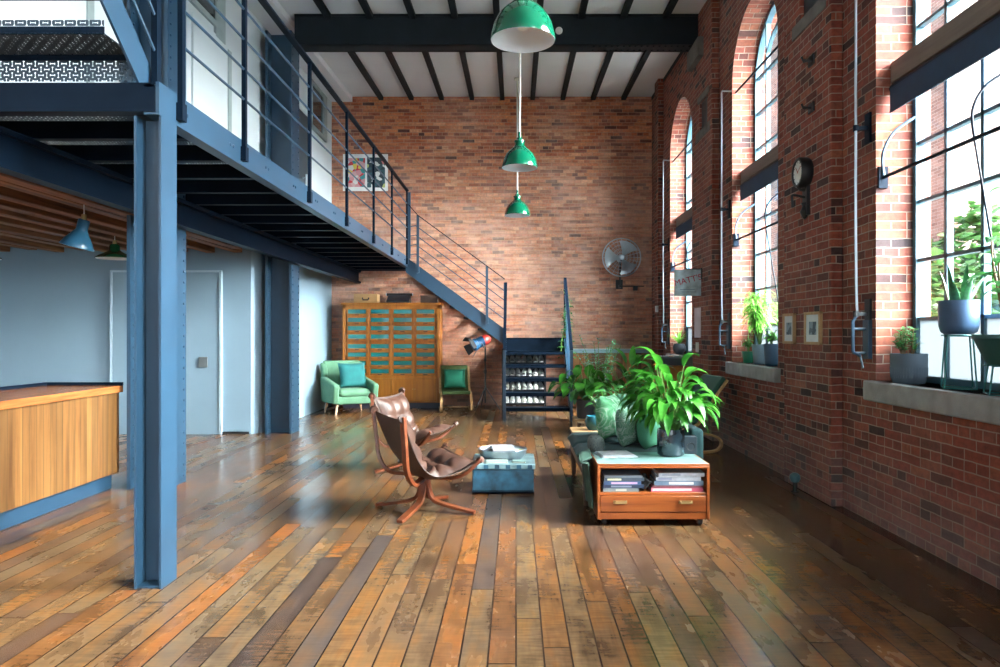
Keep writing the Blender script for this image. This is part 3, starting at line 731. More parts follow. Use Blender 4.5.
Mblue = paint('blue enamel', (.02,.085,.15), .3, var=.1)
Menam = paint('white enamel inside', (.75,.8,.86), .35, var=.03)
Mcable = paint('pale cable', (.6,.58,.52), .6)
def shade(profile_out, th=.004):
    """outer profile from rim to neck -> outer skin and white lining"""
    out = MB().lathe(profile_out, n=40)
    inn = MB().lathe([(max(r-th,.0001), z-.001) for r, z in profile_out[:-1]]+[(0,profile_out[-2][1]-.004)], n=40)
    return out, inn
def pendant(label, x, y, zr, D=.40):
    t = thing('pendant_lamp', label, 'lamp', (x,y,zr), 0, 'green pendant lamps over the room')
    r = D/2
    prof = [(r,0),(r+.002,.008),(r*.97,.045),(r*.90,.10),(r*.76,.155),(r*.55,.20),(r*.38,.225),(r*.30,.245),(r*.27,.262),(r*.27,.29)]
    o, i = shade(prof)
    sh = o.build('lamp_shade', Mgreen, t, ang=60); i.build('lining', Menam, sh, ang=60)
    MB().lathe([(r*.28,.285),(r*.31,.29),(r*.31,.302),(r*.2,.315),(r*.16,.335),(.018,.345),(.018,.40),(0,.40)], n=24).build('cap', Mgreen, t)
    MB().lathe([(0,.06),(.03,.07),(.042,.10),(.036,.135),(.02,.165),(.02,.22),(0,.22)], n=16).build('bulb', paint('unlit bulb glass', (.8,.8,.78), .15), t)
    H = zc(y)-zr-.06
    MB().tube([(0,0,.40),(.004,0,H*.5),(0,0,H)],.012,8).lathe([(.05,H-.03),(.05,H),(0,H)],n=16).build('cable', Mcable, t)
pendant('green enamel pendant lamp nearest the viewer, cut by the top edge of the photo', .043, 4.45, 3.06)
pendant('middle green pendant lamp hanging below the dark ceiling beam', .04, 8.05, 3.10)
pendant('smallest and farthest green pendant lamp, lowest against the brick wall', .02, 11.3, 3.10)
def kitchen_lamp(label, x, y, z, mat, kind, tilt=0):
    t = thing('kitchen_pendant', label, 'lamp', (x,y,z), 0, 'enamel lamps over the kitchen')
    if kind == 'tall':
        prof = [(.12,0),(.122,.006),(.10,.05),(.068,.10),(.048,.13),(.042,.14),(.042,.22),(.036,.225)]
    else:
        prof = [(.18,0),(.182,.006),(.15,.03),(.10,.055),(.065,.075),(.05,.09),(.05,.135),(.035,.15)]
    o, i = shade(prof); m = Matrix.Rotation(tilt,4,'Y')
    o.v = [m @ v for v in o.v]; i.v = [m @ v for v in i.v]
    sh = o.build('lamp_shade', mat, t, ang=60); i.build('lining', Menam, sh, ang=60)
    top = m @ Vector((0,0,prof[-1][1]-.01)); H = 2.44-z
    MB().tube([top,top+Vector((0,0,.05))],.02,10).build('socket', paint('brass socket', (.35,.25,.1), .35, .9), t)
    MB().tube([top+Vector((0,0,.05)),(top.x,0,H)],.005,6).build('cable', Mcable, t)
kitchen_lamp('blue enamel lamp tilted to one side over the kitchen counter', -3.46, 5.67, 1.93, Mblue, 'tall', R(16))
kitchen_lamp('shallow dark green enamel lamp hanging behind the tilted blue lamp', -4.18, 7.5, 2.03, Mgreen2, 'wide')
kitchen_lamp('dark green enamel lamp cut by the left edge of the photo', -5.5, 7.4, 2.02, Mgreen2, 'wide')

# ------------------------------------------------------------------ on the brick walls
# wall fan
t = thing('wall_fan', 'round steel wall fan with three blades on the far brick wall', 'fan', (1.79,12.2,2.54))
ry = Matrix.Rotation(R(90),3,'X')
g = MB(); Rf = .325
g.tube([(Rf*math.cos(a*PI/24),0,Rf*math.sin(a*PI/24)) for a in range(48)],.008,6,closed=True)
for yo in (-.06,.06):
    for rr in (.09,.15,.21,.27,.315): g.tube([(rr*math.cos(a*PI/20),yo*(1-(rr/.36)**3),rr*math.sin(a*PI/20)) for a in range(40)],.0022,4,closed=True)
    for k in range(24):
        a = k*PI/12; g.tube([(r_*math.cos(a),yo*(1-(r_/.36)**3),r_*math.sin(a)) for r_ in (.03,.12,.21,.28,.325)],.002,4)
g.build('cage', M['chrome'], t)
bl = paint('blade aluminium', (.5,.58,.62), .3, .8, .1)
for k in range(3):
    a0 = R(60+120*k)
    def fn(u, v, a0=a0):
        r_ = .05+.24*u; a = a0+(v-.5)*(.75+.55*u); return (r_*math.cos(a), (v-.5)*.09*(.6+.4*u), r_*math.sin(a))
    MB().sheet(fn,8,8,.003).build('blade', bl, t)
MB().lathe([(0,-.05),(.03,-.05),(.045,-.03),(.045,.12),(.06,.13),(.06,.2),(0,.2)], (0,0,0), 20, Matrix.Rotation(R(-90),3,'X')).build('motor', M['chrome'], t)
MB().box(-.012,.012,.19,.2,-.5,.0).box(-.012,.012,.0,.21,-.05,-.02).box(-.06,.06,.28,.3,-.52,-.36).box(-.02,.02,.15,.28,-.5,-.45).tube([(0,.17,-.02),(0,.2,-.48)],.014,8).build('bracket', M['black'], t)
solo(MB().box(-.04,.04,-.02,.015,-.035,.035),'junction_box',M['black'],'small black box on the far brick wall below the fan','junction box',(2.07,12.485,2.03), bevel=.006)  # small junction box on the brick
t = thing('wall_conduit', 'thin dark pipe running along the far wall behind the fan post', 'pipe', (1.95,12.48,2.07))
MB().tube([(-.15,0,0),(.27,0,0)],.01,8).build('pipe', M['black'], t)
solo(MB().box(-.025,.025,-.012,.012,-.05,.05),'wall_thermostat',paint('white plastic',(.8,.8,.78),.5),'small white thermostat on the brick corner pier','thermostat',(2.245,11.49,1.64), rot=0, bevel=.004)  # small thermostat box on the pier
# poster behind the railing: loose abstract colour, two sheets on one white board
t = thing('wall_poster', 'white-bordered colourful abstract poster on the far brick wall behind the railing', 'poster', (-2.61,12.49,3.72))
MB().box(-.39,.39,-.012,0,0,.64).build('board', paint('poster paper',(.82,.82,.8),.7), t, bevel=.002)
def blobs(name, stops, sc, seed):
    m, nt, b = newmat(name); tc = N(nt,'ShaderNodeTexCoord'); mp = N(nt,'ShaderNodeMapping'); mp.inputs['Location'].default_value = (seed,seed*2,seed)
    nt.links.new(tc.outputs['Object'], mp.inputs[0]); v = N(nt,'ShaderNodeTexVoronoi', i_Scale=sc); nt.links.new(mp.outputs[0], v.inputs['Vector'])
    r = ramp(nt, stops, 'CONSTANT'); nt.links.new(v.outputs['Color'], r.inputs[0]); nt.links.new(r.outputs[0], b.inputs['Base Color']); b.inputs['Roughness'].default_value = .6
    return m
MB().box(-.35,-.005,-.0145,-.012,.07,.57).build('printed_sheet', blobs('pink and teal print', [(0,(.65,.3,.32)),(.3,(.7,.42,.42)),(.5,(.05,.3,.3)),(.62,(.6,.05,.06)),(.75,(.75,.6,.1)),(.85,(.75,.75,.72)),(1,(.1,.1,.12))], 14, 3.3), t, smooth=False)
MB().box(.03,.34,-.0145,-.012,.06,.58).build('printed_sheet', blobs('black speckled print', [(0,(.03,.05,.06)),(.45,(.7,.72,.7)),(.6,(.04,.1,.12)),(.8,(.6,.2,.2)),(.9,(.5,.55,.2)),(1,(.05,.05,.05))], 16, 7.1), t, smooth=False)
# clock on a bracket
t = thing('wall_clock', 'round black wall clock on an iron bracket beside the arched window', 'clock', (2.27,5.60,2.50)); t.scale = (.87,.87,.87)
rx = Matrix.Rotation(R(-90),3,'Y')
MB().lathe([(0,0),(.125,0),(.135,.02),(.135,.085),(.125,.1),(.108,.1),(.108,.085)], (0,0,0), 32, rx).build('case', M['black'], t)
fc = MB().lathe([(.11,.086),(0,.088)], (0,0,0), 32, rx).build('dial', paint('cream dial',(.7,.72,.66),.5), t)
h = MB()
for k in range(12):
    a = k*PI/6; h.obox((-.09,.092*math.sin(a),.092*math.cos(a)),(.002,.006,.018),Matrix.Rotation(-a,3,'X'))
h.build('dial_marking', M['black'], fc)
MB().obox((-.092,.02,.025),(.002,.008,.075),Matrix.Rotation(R(-40),3,'X')).obox((-.093,-.03,.02),(.002,.006,.09),Matrix.Rotation(R(58),3,'X')).build('hands', paint('rust red hands',(.35,.08,.04),.5), fc)
b = MB().box(-.03,0,-.05,.05,-.38,-.12).tube([(-.02,0,-.16),(-.07,0,-.15),(-.09,0,-.12)],.014,8).lathe([(0,-.42),(.02,-.40),(.04,-.35),(.02,-.30),(.03,-.27)],(-.03,0,0),12)
b.tube(smoothpath([(-.02,0,-.22),(-.13,0,-.2),(-.14,0,-.24),(-.13,0,-.31)]),.012,8).box(-.02,0,-.03,.03,-.16,.02)
b.build('bracket', M['black'], t)
# framed prints on the pier
for i, (y0, y1, lab) in enumerate(((5.83,6.07,'small framed print farther along the pier, under the clock'),(5.33,5.62,'small framed print nearer the pier corner, under the clock'))):
    t = thing('framed_print', lab, 'picture', (2.27,(y0+y1)/2,1.165), 0, 'small wooden frames under the clock'); w = (y1-y0)/2
    MB().box(-.025,0,-w,-w+.022,0,.25).box(-.025,0,w-.022,w,0,.25).box(-.025,0,-w,w,0,.022).box(-.025,0,-w,w,.228,.25).build('frame', wood('pale ash frame',[(.35,.2,.09),(.55,.36,.18)],'z',1,.5), t, bevel=.002)
    MB().box(-.014,-.004,-w+.02,w-.02,.02,.23).build('mount', paint('mount card',(.62,.66,.66),.7), t, smooth=False)
    MB().box(-.016,-.014,-w*.45,w*.45,.075,.175).build('print', blobs('blue grey etching',[(0,(.04,.07,.1)),(.4,(.2,.28,.33)),(.7,(.08,.12,.16)),(1,(.4,.45,.45))],22,i+1.5), t, smooth=False)
solo(MB().box(-.006,0,-.15,.15,0,.37),'wall_notice',paint('pinkish notice paper',(.62,.55,.6),.7),'tall pale notice sheet on the pier below the hanging sign','notice',(2.268,8.98,1.2), smooth=False)
solo(MB().box(-.006,0,-.07,.07,0,.12),'wall_notice',paint('cream card',(.66,.6,.54),.7),'small pale card on the pier under the tall notice','notice',(2.268,9.0,1.02), smooth=False)
# sign hung out from the pier
t = thing('hanging_sign', 'weathered grey-blue painted sign with red lettering hung out from the pier', 'sign', (2.1,8.8,1.71))
MB().box(-.165,.16,-.012,.012,0,.32).build('board', paint('weathered pale blue board',(.4,.5,.54),.7,var=.3,scale=14), t, bevel=.003)
def text(body, size, loc, rot, mat, parent, ext=.001, name='lettering'):
    cu = bpy.data.curves.new(name,'FONT'); cu.body = body; cu.size = size; cu.extrude = ext; cu.align_x = 'CENTER'; cu.align_y = 'CENTER'
    o = bpy.data.objects.new(name, cu); COL.objects.link(o); dg = bpy.context.evaluated_depsgraph_get()
    me = bpy.data.meshes.new_from_object(o.evaluated_get(dg)); bpy.data.objects.remove(o)
    o = bpy.data.objects.new(name, me); COL.objects.link(o); me.materials.append(mat)
    o.location = loc; o.rotation_euler = rot; o.parent = parent; return o
text("MATT'S", .105, (0.0,-.014,.19), (R(90),R(-14),0), paint('faded red sign paint',(.42,.015,.05),.6), t)
MB().box(-.1,.08,-.0135,-.012,.075,.081).box(-.08,.1,-.0135,-.012,.045,.049).build('painted_lines', paint('faded blue sign paint',(.1,.16,.2),.6), t, smooth=False)
MB().box(-.03,.17,.0,.01,.32,.335).box(.155,.17,-.02,.02,.2,.34).build('hanger', M['black'], t, smooth=False)
# smoke detector under the beam face
solo(MB().lathe([(0,-.03),(.03,-.03),(.045,-.015),(.045,0),(0,0)],n=20,rot=Matrix.Rotation(R(-90),3,'X')),'smoke_detector',paint('white detector plastic',(.8,.8,.78),.4),'small white round detector on the dark ceiling beam','detector',(.535,8.97,5.02))
for z_, lab in ((3.34,'upper of two small iron hooks on the pier above the clock'),(2.98,'lower of two small iron hooks on the pier just above the clock')):
    solo(MB().box(-.012,0,-.05,.05,-.035,.035).tube([(-.01,0,0),(-.07,0,.005),(-.08,0,.03)],.009,8).tube([(-.01,.03,.01),(-.05,.05,.01)],.007,6),'iron_hook',M['black'],lab,'hook',(2.27,5.52,z_))
# drain socket by the pier foot
t = thing('floor_valve', 'small round teal valve on a short pipe at the foot of the brick wall', 'valve', (2.2,5.68,0))
MB().tube([(0,0,0),(0,0,.09)],.016,10).lathe([(.03,0),(.03,.006),(0,.006)],n=12).build('pipe', M['black'], t)
MB().lathe([(0,.075),(.03,.08),(.042,.105),(.038,.135),(.02,.15),(0,.152)],n=20).build('cap', paint('teal enamel',(.06,.16,.19),.3), t)

# winding gear of the windows: rod beside each jamb, crank box, stay bars across the panes
for i, (yj, where) in enumerate(((11.02,'beside the farthest arched window'),(7.86,'beside the middle arched window'),(4.72,'beside the nearest window'))):
    t = thing('window_winder', 'bright vertical winding rod with crank '+where, 'winder', (2.25,yj+.1,1.1), 0, 'winding rods of the windows')
    yr = yj+.09; X = 2.27
    MB().tube(smoothpath([(X,yr,3.9),(X,yr,2.6),(X+.0,yr,2.0),(X+.005,yr,1.5),(X+.012,yr+.0,1.38)]),.009,8).tube([(X,yr,3.9),(X,yr-.02,3.92),(2.37,yj+.02,3.90)],.009,8).build('winding_rod', M['chrome'], t, world=True)
    for z in (2.62,1.38):
        MB().box(2.345,2.36,yr-.035,yr+.035,z-.1,z+.1).box(2.27,2.35,yr-.012,yr+.012,z-.012,z+.012).lathe([(.018,-.02),(.018,.02)],(X,yr,z),10).build('bracket', M['black'] if z < 2 else M['steel_dark'], t, world=True)
    MB().box(2.335,2.36,yr-.04,yr+.04,1.08,1.34).tube([(X+.012,yr,1.38),(X-.02,yr,1.33),(X-.02,yr,1.13),(X+.03,yr,1.1)],.012,8).tube([(2.34,yr,1.28),(X-.02,yr,1.28)],.01,8).tube([(2.34,yr,1.12),(X-.02,yr,1.12)],.01,8).tube([(X+.03,yr,1.1),(X+.03,yr-.04,1.02)],.008,6).build('crank', M['steel'], t, world=True)
    y0 = yj-WW
    MB().tube([(2.40,yj+.0,3.88),(2.40,y0,3.88)],.011,8).build('stay_bar', M['steel_dark'], t, world=True)
    sb = MB().tube([(2.40,yj,2.27),(2.40,y0,2.27)],.012,8).box(2.37,2.43,yj-.02,yj,2.2,2.34)
    sb.build('stay_bar', M['steel_dark'], t, world=True)
    MB().tube(smoothpath([(2.40,yj-.02,2.27),(2.39,yj-.03,2.42),(2.46,yj-.03,2.56),(2.60,yj-.03,2.66)]),.01,8).build('quadrant', M['steel'], t, world=True)
    q = MB()
    for yy in (yj-.95,):
        q.tube(smoothpath([(2.40,yy,2.27),(2.39,yy,2.42),(2.46,yy,2.55),(2.60,yy,2.64)]),.007,8).tube([(2.40,yy,2.27),(2.6,yy-.02,1.0)],.006,6)
    q.build('quadrant', M['steel_dark'], t, world=True)
    # roller blind under the transom
    b = thing('roller_blind', 'dark blue roller blind rolled up '+{0:'in the farthest arched window',1:'in the middle arched window',2:'across the nearest window'}[i], 'blind', (2.48,yj-WW/2,2.7), 0, 'roller blinds of the windows')
    MB().box(2.45,2.56,y0+.005,yj-.005,2.885,3.02).build('cassette', wood('grey weathered pelmet',[(.09,.065,.05),(.17,.13,.1)],'y',1,.6) if i < 9 else None, b, world=True, bevel=.006)
    MB().tube([(2.475,y0+.01,2.85),(2.475,yj-.01,2.85)],.034,14).build('roller', M['steel_dark'], b, world=True)
    MB().box(2.441,2.444,y0+.02,yj-.02,2.70,2.85).box(2.437,2.448,y0+.02,yj-.02,2.69,2.702).build('fabric', fabric('navy blind cloth',(.01,.03,.065)), b, world=True, smooth=False)
# ------------------------------------------------------------------ falcon-like sling chairs (front towards local +x)
Mlam = wood('reddish laminated wood', [(.075,.015,.005),(.135,.032,.011),(.17,.05,.018)], 'x', .8, .3)
Mcanvas = paint('dark brown sling leather', (.05,.027,.02), .5, var=.25, scale=14, bump=.15)
Mleather = paint('dark brown tufted leather', (.062,.029,.02), .42, var=.3, scale=10, bump=.1, spec=.4)
def sling_chair(label, loc, rot, leather, group):
    t = thing('lounge_chair', label, 'chair', loc, rot, group); W = .335
    for s in (-1,1):
        for fx in (-1,1):
            d = Vector((fx*.7,s*.7,0)).normalized(); sd = Vector((-d.y,d.x,0))
            pts = smoothpath([d*.02+Vector((0,0,.27)),d*.035+Vector((0,0,.15)),d*.07+Vector((0,0,.085)),d*.16+Vector((0,0,.055)),d*.38+Vector((0,0,.016))],5)
            MB().ribbon(pts,sd,[.05]*(len(pts)-1)+[.042],.022).build('base_leg', Mlam, t, bevel=.003)
        pts = smoothpath([(.01,s*.02,.26),(-.10,s*.17,.245),(-.18,s*.275,.255),(-.235,s*.315,.35),(-.255,s*.332,.52),(-.27,s*.34,.71)],6)
        MB().ribbon(pts,(.35,s*1.0,0),.045,.024).build('back_arm', Mlam, t, bevel=.003)
        pts = smoothpath([(-.02,s*.02,.25),(.10,s*.17,.25),(.18,s*.27,.285),(.265,s*.325,.37),(.29,s*.335,.40)],6)
        MB().ribbon(pts,(-.3,s*1.0,.1),.045,.022).build('seat_arm', Mlam, t, bevel=.003)
    P = bez((-.26,0,.69),(-.13,0,.30),(-.07,0,.20),(.275,0,.385),24)
    def prof(u):
        q = u*24; i = min(23,int(q)); return P[i].lerp(P[i+1],q-i)
    def sl(u, v):
        p = prof(u); y = (2*v-1); n = (1-y*y)
        narrow = 1-.1*math.sin(PI*u)
        return (p.x+.02*n*(1-u), y*W*narrow, p.z-.045*n*(.4+math.sin(PI*u)))
    MB().sheet(sl,24,12,.006).build('sling', Mcanvas, t, ang=80)
    for s in (-1,1):   # leather loops over the tips
        MB().tube([(-.269,s*.315,.69),(-.269,s*.345,.7)],.03,10).build('tip_loop', leather, t); MB().tube([(.275,s*.315,.38),(.29,s*.345,.392)],.022,10).build('tip_loop', leather, t)
    def cushion(u0, u1, nu, nv, name, lift=.075):
        def fn(u, v):
            uu = lerp(u0,u1,u); b = Vector(sl(uu,.06+.88*v)); e = .01
            a = Vector(sl(min(1,uu+e),.06+.88*v))-b; nrm = Vector((-a.z,0,a.x)).normalized()
            edge = max(0,(1-(2*u-1)**6)*(1-(2*v-1)**6))**.5
            tuft = (abs(math.sin(PI*nu*u))*abs(math.sin(PI*nv*v)))**.45
            return b+nrm*(.006+lift*edge*(.45+.55*tuft))
        MB().sheet(fn,28,28).build(name, leather, t, ang=80)
    cushion(.015,.47,3,3,'back_cushion'); cushion(.49,.985,3,3,'seat_cushion',.09)
    return t
sling_chair('dark brown leather sling chair nearer the viewer, seen from behind on bentwood legs', (-.645,5.08,0), R(27), Mleather, 'brown sling lounge chairs')
sling_chair('farther brown leather sling chair with its tufted backrest catching grey light', (-.93,6.62,0), R(-14), Mleather, 'brown sling lounge chairs')

# ------------------------------------------------------------------ trunk and what lies on it
tx, ty = -.10, 5.84
t = thing('storage_chest', 'weathered blue metal chest used as a low coffee table', 'chest', (tx,ty,0))
Mtrunk = paint('scuffed blue trunk paint', (.018,.085,.14), .4, var=.75, scale=9)
MB().box(-.24,.24,-.24,.24,.012,.195).build('body', Mtrunk, t, bevel=.006)
st = MB()
for k in range(30): st.lathe([(.006,0),(.004,.004),(0,.005)],(-.23+k*.0158,-.24,.028),6,Matrix.Rotation(R(90),3,'X'))
st.box(-.243,.243,-.244,.243,.012,.022).build('base_trim', M['steel_dark'], t, smooth=False)
ld = MB().box(-.25,.25,-.25,.25,.195,.235).build('lid', paint('pale worn trunk lid', (.2,.33,.36), .5, var=.5, scale=8), t, bevel=.006)
for k in range(6): MB().box(-.235+k*.085,-.20+k*.085,-.254,-.2495,.2,.23).build('clasp', Mtrunk, ld, smooth=False)
zt = .235
t = thing('oval_tray', 'oval grey metal tray on the blue chest', 'tray', (tx-.01,ty+.02,zt))
MB().lathe([(0,0),(.15,0),(.185,.03),(.2,.075),(.194,.077),(.178,.034),(.145,.006),(0,.006)],n=40,sx=1,sy=.8).build('bowl', paint('hammered grey metal',(.4,.45,.5),.3,.8), t, ang=60)
MB().tube([(.197*math.cos(a*PI/20),.157*math.sin(a*PI/20),.077) for a in range(40)],.006,6,closed=True).build('rim', M['chrome'], t)
solo(MB().box(-.09,.09,-.165,.14,0,.012),'magazine',blobs('white magazine cover',[(0,(.38,.4,.47)),(.6,(.46,.48,.53)),(.8,(.25,.28,.38)),(.93,(.42,.44,.48)),(1,(.3,.32,.38))],14,2.0),'white magazine lying across the oval tray','magazine',(tx-.005,ty+.02,zt+.0775),rot=R(6),bevel=.002)
t = thing('metal_cup', 'dark patterned cup at the left end of the oval tray', 'cup', (tx-.12,ty+.03,zt+.008)); MB().lathe([(0,0),(.035,0),(.045,.06),(.041,.06),(.032,.006),(0,.006)],n=20).build('bowl', paint('dark glaze',(.1,.11,.14),.2), t)
t = thing('small_bowl', 'yellow-green patterned bowl at the right end of the oval tray', 'bowl', (tx+.13,ty+.05,zt+.012)); MB().lathe([(0,0),(.025,0),(.05,.05),(.046,.05),(.022,.006),(0,.006)],n=20).build('bowl', paint('yellow green glaze',(.42,.45,.2),.25,var=.5,scale=30), t)
for i, (x, y, w, d, h, r, c, lab) in enumerate(((-.05,-.17,.17,.1,.016,2,(.42,.52,.48),'pale green notebook in front of the oval tray'),(.125,-.16,.11,.09,.014,-4,(.3,.45,.43),'small teal notebook on the chest right of the pale green one'))):
    t = thing('notebook', lab, 'book', (tx+x,ty+y,zt), R(r))
    MB().box(-w/2,w/2,-d/2,d/2,0,.003).box(-w/2,w/2,-d/2,d/2,h-.003,h).box(-w/2,-w/2+.003,-d/2,d/2,0,h).build('cover', paint('notebook cover',c,.6), t, smooth=False)
    MB().box(-w/2+.003,w/2-.004,-d/2+.004,d/2-.004,.003,h-.003).build('pages', paint('paper',(.75,.72,.62),.8), t, smooth=False)
t = thing('small_ornament', 'tiny pinkish figurine at the back corner of the blue chest', 'ornament', (tx-.17,ty+.2,zt)); MB().lathe([(0,0),(.022,0),(.026,.015),(.014,.035),(.02,.05),(.012,.066),(0,.07)],n=14).build('body', paint('pink glaze',(.6,.42,.42),.3), t)

# ------------------------------------------------------------------ low wooden unit on casters with books, drawer and tiled top
Mteak = wood('orange teak', [(.16,.034,.008),(.30,.076,.016),(.36,.105,.026)], 'x', .8, .32)
ux0, ux1, uy0, uy1 = .527, 1.254, 4.66, 5.14
t = thing('low_cabinet', 'low teak cabinet on casters with an open bookshelf over one drawer', 'cabinet', (.89,4.9,0))
zb, zt = .045, .392
MB().box(ux0,ux0+.018,uy0,uy1,zb,zt).box(ux1-.018,ux1,uy0,uy1,zb,zt).box(ux0+.018,ux1-.018,uy0+.02,uy1,zb+.02,zb+.035).box(ux0+.018,ux1-.018,uy0+.01,uy1,.2,.218).box(ux0+.018,ux1-.018,uy1-.012,uy1,zb,zt).box(ux0+.018,ux1-.018,uy0,uy1,zt-.016,zt).box(ux0+.018,ux1-.018,uy0+.006,uy0+.024,zb,zb+.045).build('carcass', Mteak, t, world=True, bevel=.003)
top = MB().box(ux0+.005,ux1-.005,uy0+.008,uy1-.004,zt,zt+.013)
Mtile = paint('pale teal stone tiles', (.2,.34,.33), .22, var=.35, scale=5)
top.build('tiled_top', Mtile, t, world=True, bevel=.003)
MB().box(ux0,ux1,uy0,uy0+.009,zt,zt+.014).box(ux0,ux0+.006,uy0,uy1,zt,zt+.014).box(ux1-.006,ux1,uy0,uy1,zt,zt+.014).build('top_lipping', Mteak, t, world=True, bevel=.002)
dr = MB().box(ux0+.02,ux1-.02,uy0+.003,uy0+.021,zb+.048,.198).build('drawer', Mteak, t, world=True, bevel=.004)
Mbrass = paint('old brass', (.5,.34,.16), .35, .9)
for x in (.675,1.10):
    MB().box(x-.045,x+.045,uy0-.001,uy0+.004,.148,.168).tube([(x-.035,uy0,.162),(x-.033,uy0-.02,.156),(x+.033,uy0-.02,.156),(x+.035,uy0,.162)],.006,8).build('drawer_handle', Mbrass, dr, world=True)
for x in (ux0+.05,ux1-.05):
    for y in (uy0+.05,uy1-.05):
        MB().lathe([(0,-.012),(.022,-.012),(.026,-.006),(.026,.006),(.022,.012),(0,.012)],(x,y,.026),16,Matrix.Rotation(R(90),3,'Y')).box(x-.016,x+.016,y-.012,y+.012,.045,.06).tube([(x-.015,y,.026),(x+.015,y,.026)],.005,6).box(x-.017,x-.014,y-.008,y+.008,.02,.05).box(x+.014,x+.017,y-.008,y+.008,.02,.05).build('caster', M['black'], t, world=True)
Mpage = paint('book pages', (.7,.68,.62), .85)
def book(label, x0, x1, z, h, d, col, g, rough=.45, spine=None):
    t = thing('book', label, 'book', ((x0+x1)/2,uy0+.03+d/2,z), R(rnd.uniform(-2,2)), g); w = (x1-x0)/2
    c = paint('book cloth', col, rough, var=.12, scale=30)
    cv = MB().box(-w,w,-d/2,d/2,0,.002).box(-w,w,-d/2,d/2,h-.002,h).box(-w,w,-d/2,-d/2+.003,0,h).build('cover', c, t, smooth=False)
    MB().box(-w+.003,w-.003,-d/2+.003,d/2-.004,.002,h-.002).build('pages', Mpage, t, smooth=False)
    if spine: MB().box(-w*spine[0],-w*spine[0]+2*w*spine[1],-d/2-.0006,-d/2+.002,h*.22,h*.78).build('spine_label', paint('spine label',spine[2],.5), cv, smooth=False)
z = .2185; Ls = [((.2,.24,.25),.024,.235,(.3,.3,(.45,.5,.45)),'grey book at the bottom of the shelf stack on the left'),((.03,.05,.1),.02,.25,(.6,.5,(.2,.25,.35)),'black-blue book second from the bottom, left stack on the shelf'),((.06,.12,.25),.024,.25,(.6,.7,(.55,.4,.6)),'blue book with a pink-lilac spine label in the middle of the left stack'),((.07,.1,.14),.022,.25,(.85,.35,(.7,.72,.45)),'dark book with a pale yellow spine label, left stack'),((.22,.26,.3),.014,.26,None,'thin grey ring-bound book on top of the left stack')]
for i, (c, h, w, sp, lab) in enumerate(Ls):
    book(lab, .565+i*.003, .565+w+.02*(i%2), z, h, .2, c, 'books in the left stack of the low cabinet', spine=sp); z += h+.0005
z = .2185; Rs = [((.62,.12,.2),.028,.34,(.95,.75,(.75,.6,.6)),'pink and red book at the bottom of the right stack'),((.28,.1,.12),.012,.32,None,'thin dark red book second from the bottom, right stack'),((.16,.25,.36),.03,.32,(.4,.5,(.7,.72,.72)),'thick slate blue book with a white spine label, right stack'),((.5,.55,.62),.026,.29,(.9,.3,(.3,.35,.5)),'pale grey book below the topmost one, right stack'),((.62,.66,.72),.026,.3,(.85,.4,(.4,.45,.55)),'palest grey book on top of the right stack')]
for i, (c, h, w, sp, lab) in enumerate(Rs):
    book(lab, .88+.012*i, .88+.012*i+w, z, h, .21, c, 'books in the right stack of the low cabinet', spine=sp); z += h+.0005
t = thing('cloth_bundle', 'crumpled black bag stuffed between the two book stacks', 'bag', (.845,4.76,.2185))
def lump(mb, c, r, seed, n=14, amp=.25, sz=1):
    rr = random.Random(seed); ph = [rr.uniform(0,6.3) for _ in range(8)]
    def fn(u, v):
        a = 2*PI*u; b = PI*(v-.5)
        d = Vector((math.cos(a)*math.cos(b),math.sin(a)*math.cos(b),math.sin(b)))
        k = 1+amp*(math.sin(3*d.x+ph[0])+math.sin(4*d.y+ph[1])+math.sin(5*d.z+ph[2])+.6*math.sin(9*d.x+7*d.z+ph[3]))/3
        return Vector(c)+Vector((d.x*r[0],d.y*r[1],d.z*r[2]))*k
    mb.sheet(fn,n*2,n); return mb
lump(MB(),(0,0,.055),(.028,.06,.05),3).tube([(-.02,-.05,.09),(.03,-.06,.06),(.0,-.055,.03)],.012,6).build('bag', fabric('black bag cloth',(.012,.012,.014)), t, weld=.0005, ang=70)
# newspaper on the cabinet top
zp = zt+.0135
t = thing('newspaper', 'folded newspaper lying on the left of the tiled cabinet top', 'newspaper', (.69,5.0,zp), R(8))
for k in range(3): MB().box(-.12+.006*k,.13-.008*k,-.11+.01*k,.12,k*.004,k*.004+.0035).build('sheet', blobs('newsprint',[(0,(.5,.54,.58)),(.5,(.56,.6,.64)),(.75,(.4,.44,.5)),(.9,(.55,.58,.62)),(1,(.3,.33,.38))],26,k*3.0), t, smooth=False)

# ------------------------------------------------------------------ plants
Mleaf = leafmat('bright peace lily leaf', (.016,.12,.012), (.07,.3,.03))
Mleaf2 = leafmat('dark green leaf', (.015,.1,.02), (.05,.2,.05))
Mleaf3 = leafmat('blue green leaf', (.03,.12,.09), (.08,.24,.16))
Mleaf4 = leafmat('yellow green palm leaf', (.1,.34,.035), (.24,.5,.1))
Msoil = paint('dark potting soil', (.02,.014,.01), .95, var=.5, scale=40, bump=.5)
Mstem = paint('green plant stem', (.08,.18,.03), .5)
Mstem2 = paint('brown plant stem', (.16,.1,.05), .7)
def pot(root, prof, mat, soil_z, soil_r, n=32, name='pot', **k):
    p = MB().lathe(prof, n=n, **k).build(name, mat, root, ang=50)
    MB().lathe([(0,soil_z-.004),(soil_r,soil_z-.004),(soil_r*.98,soil_z),(0,soil_z+.004)], n=20).build('soil', Msoil, root)
    return p
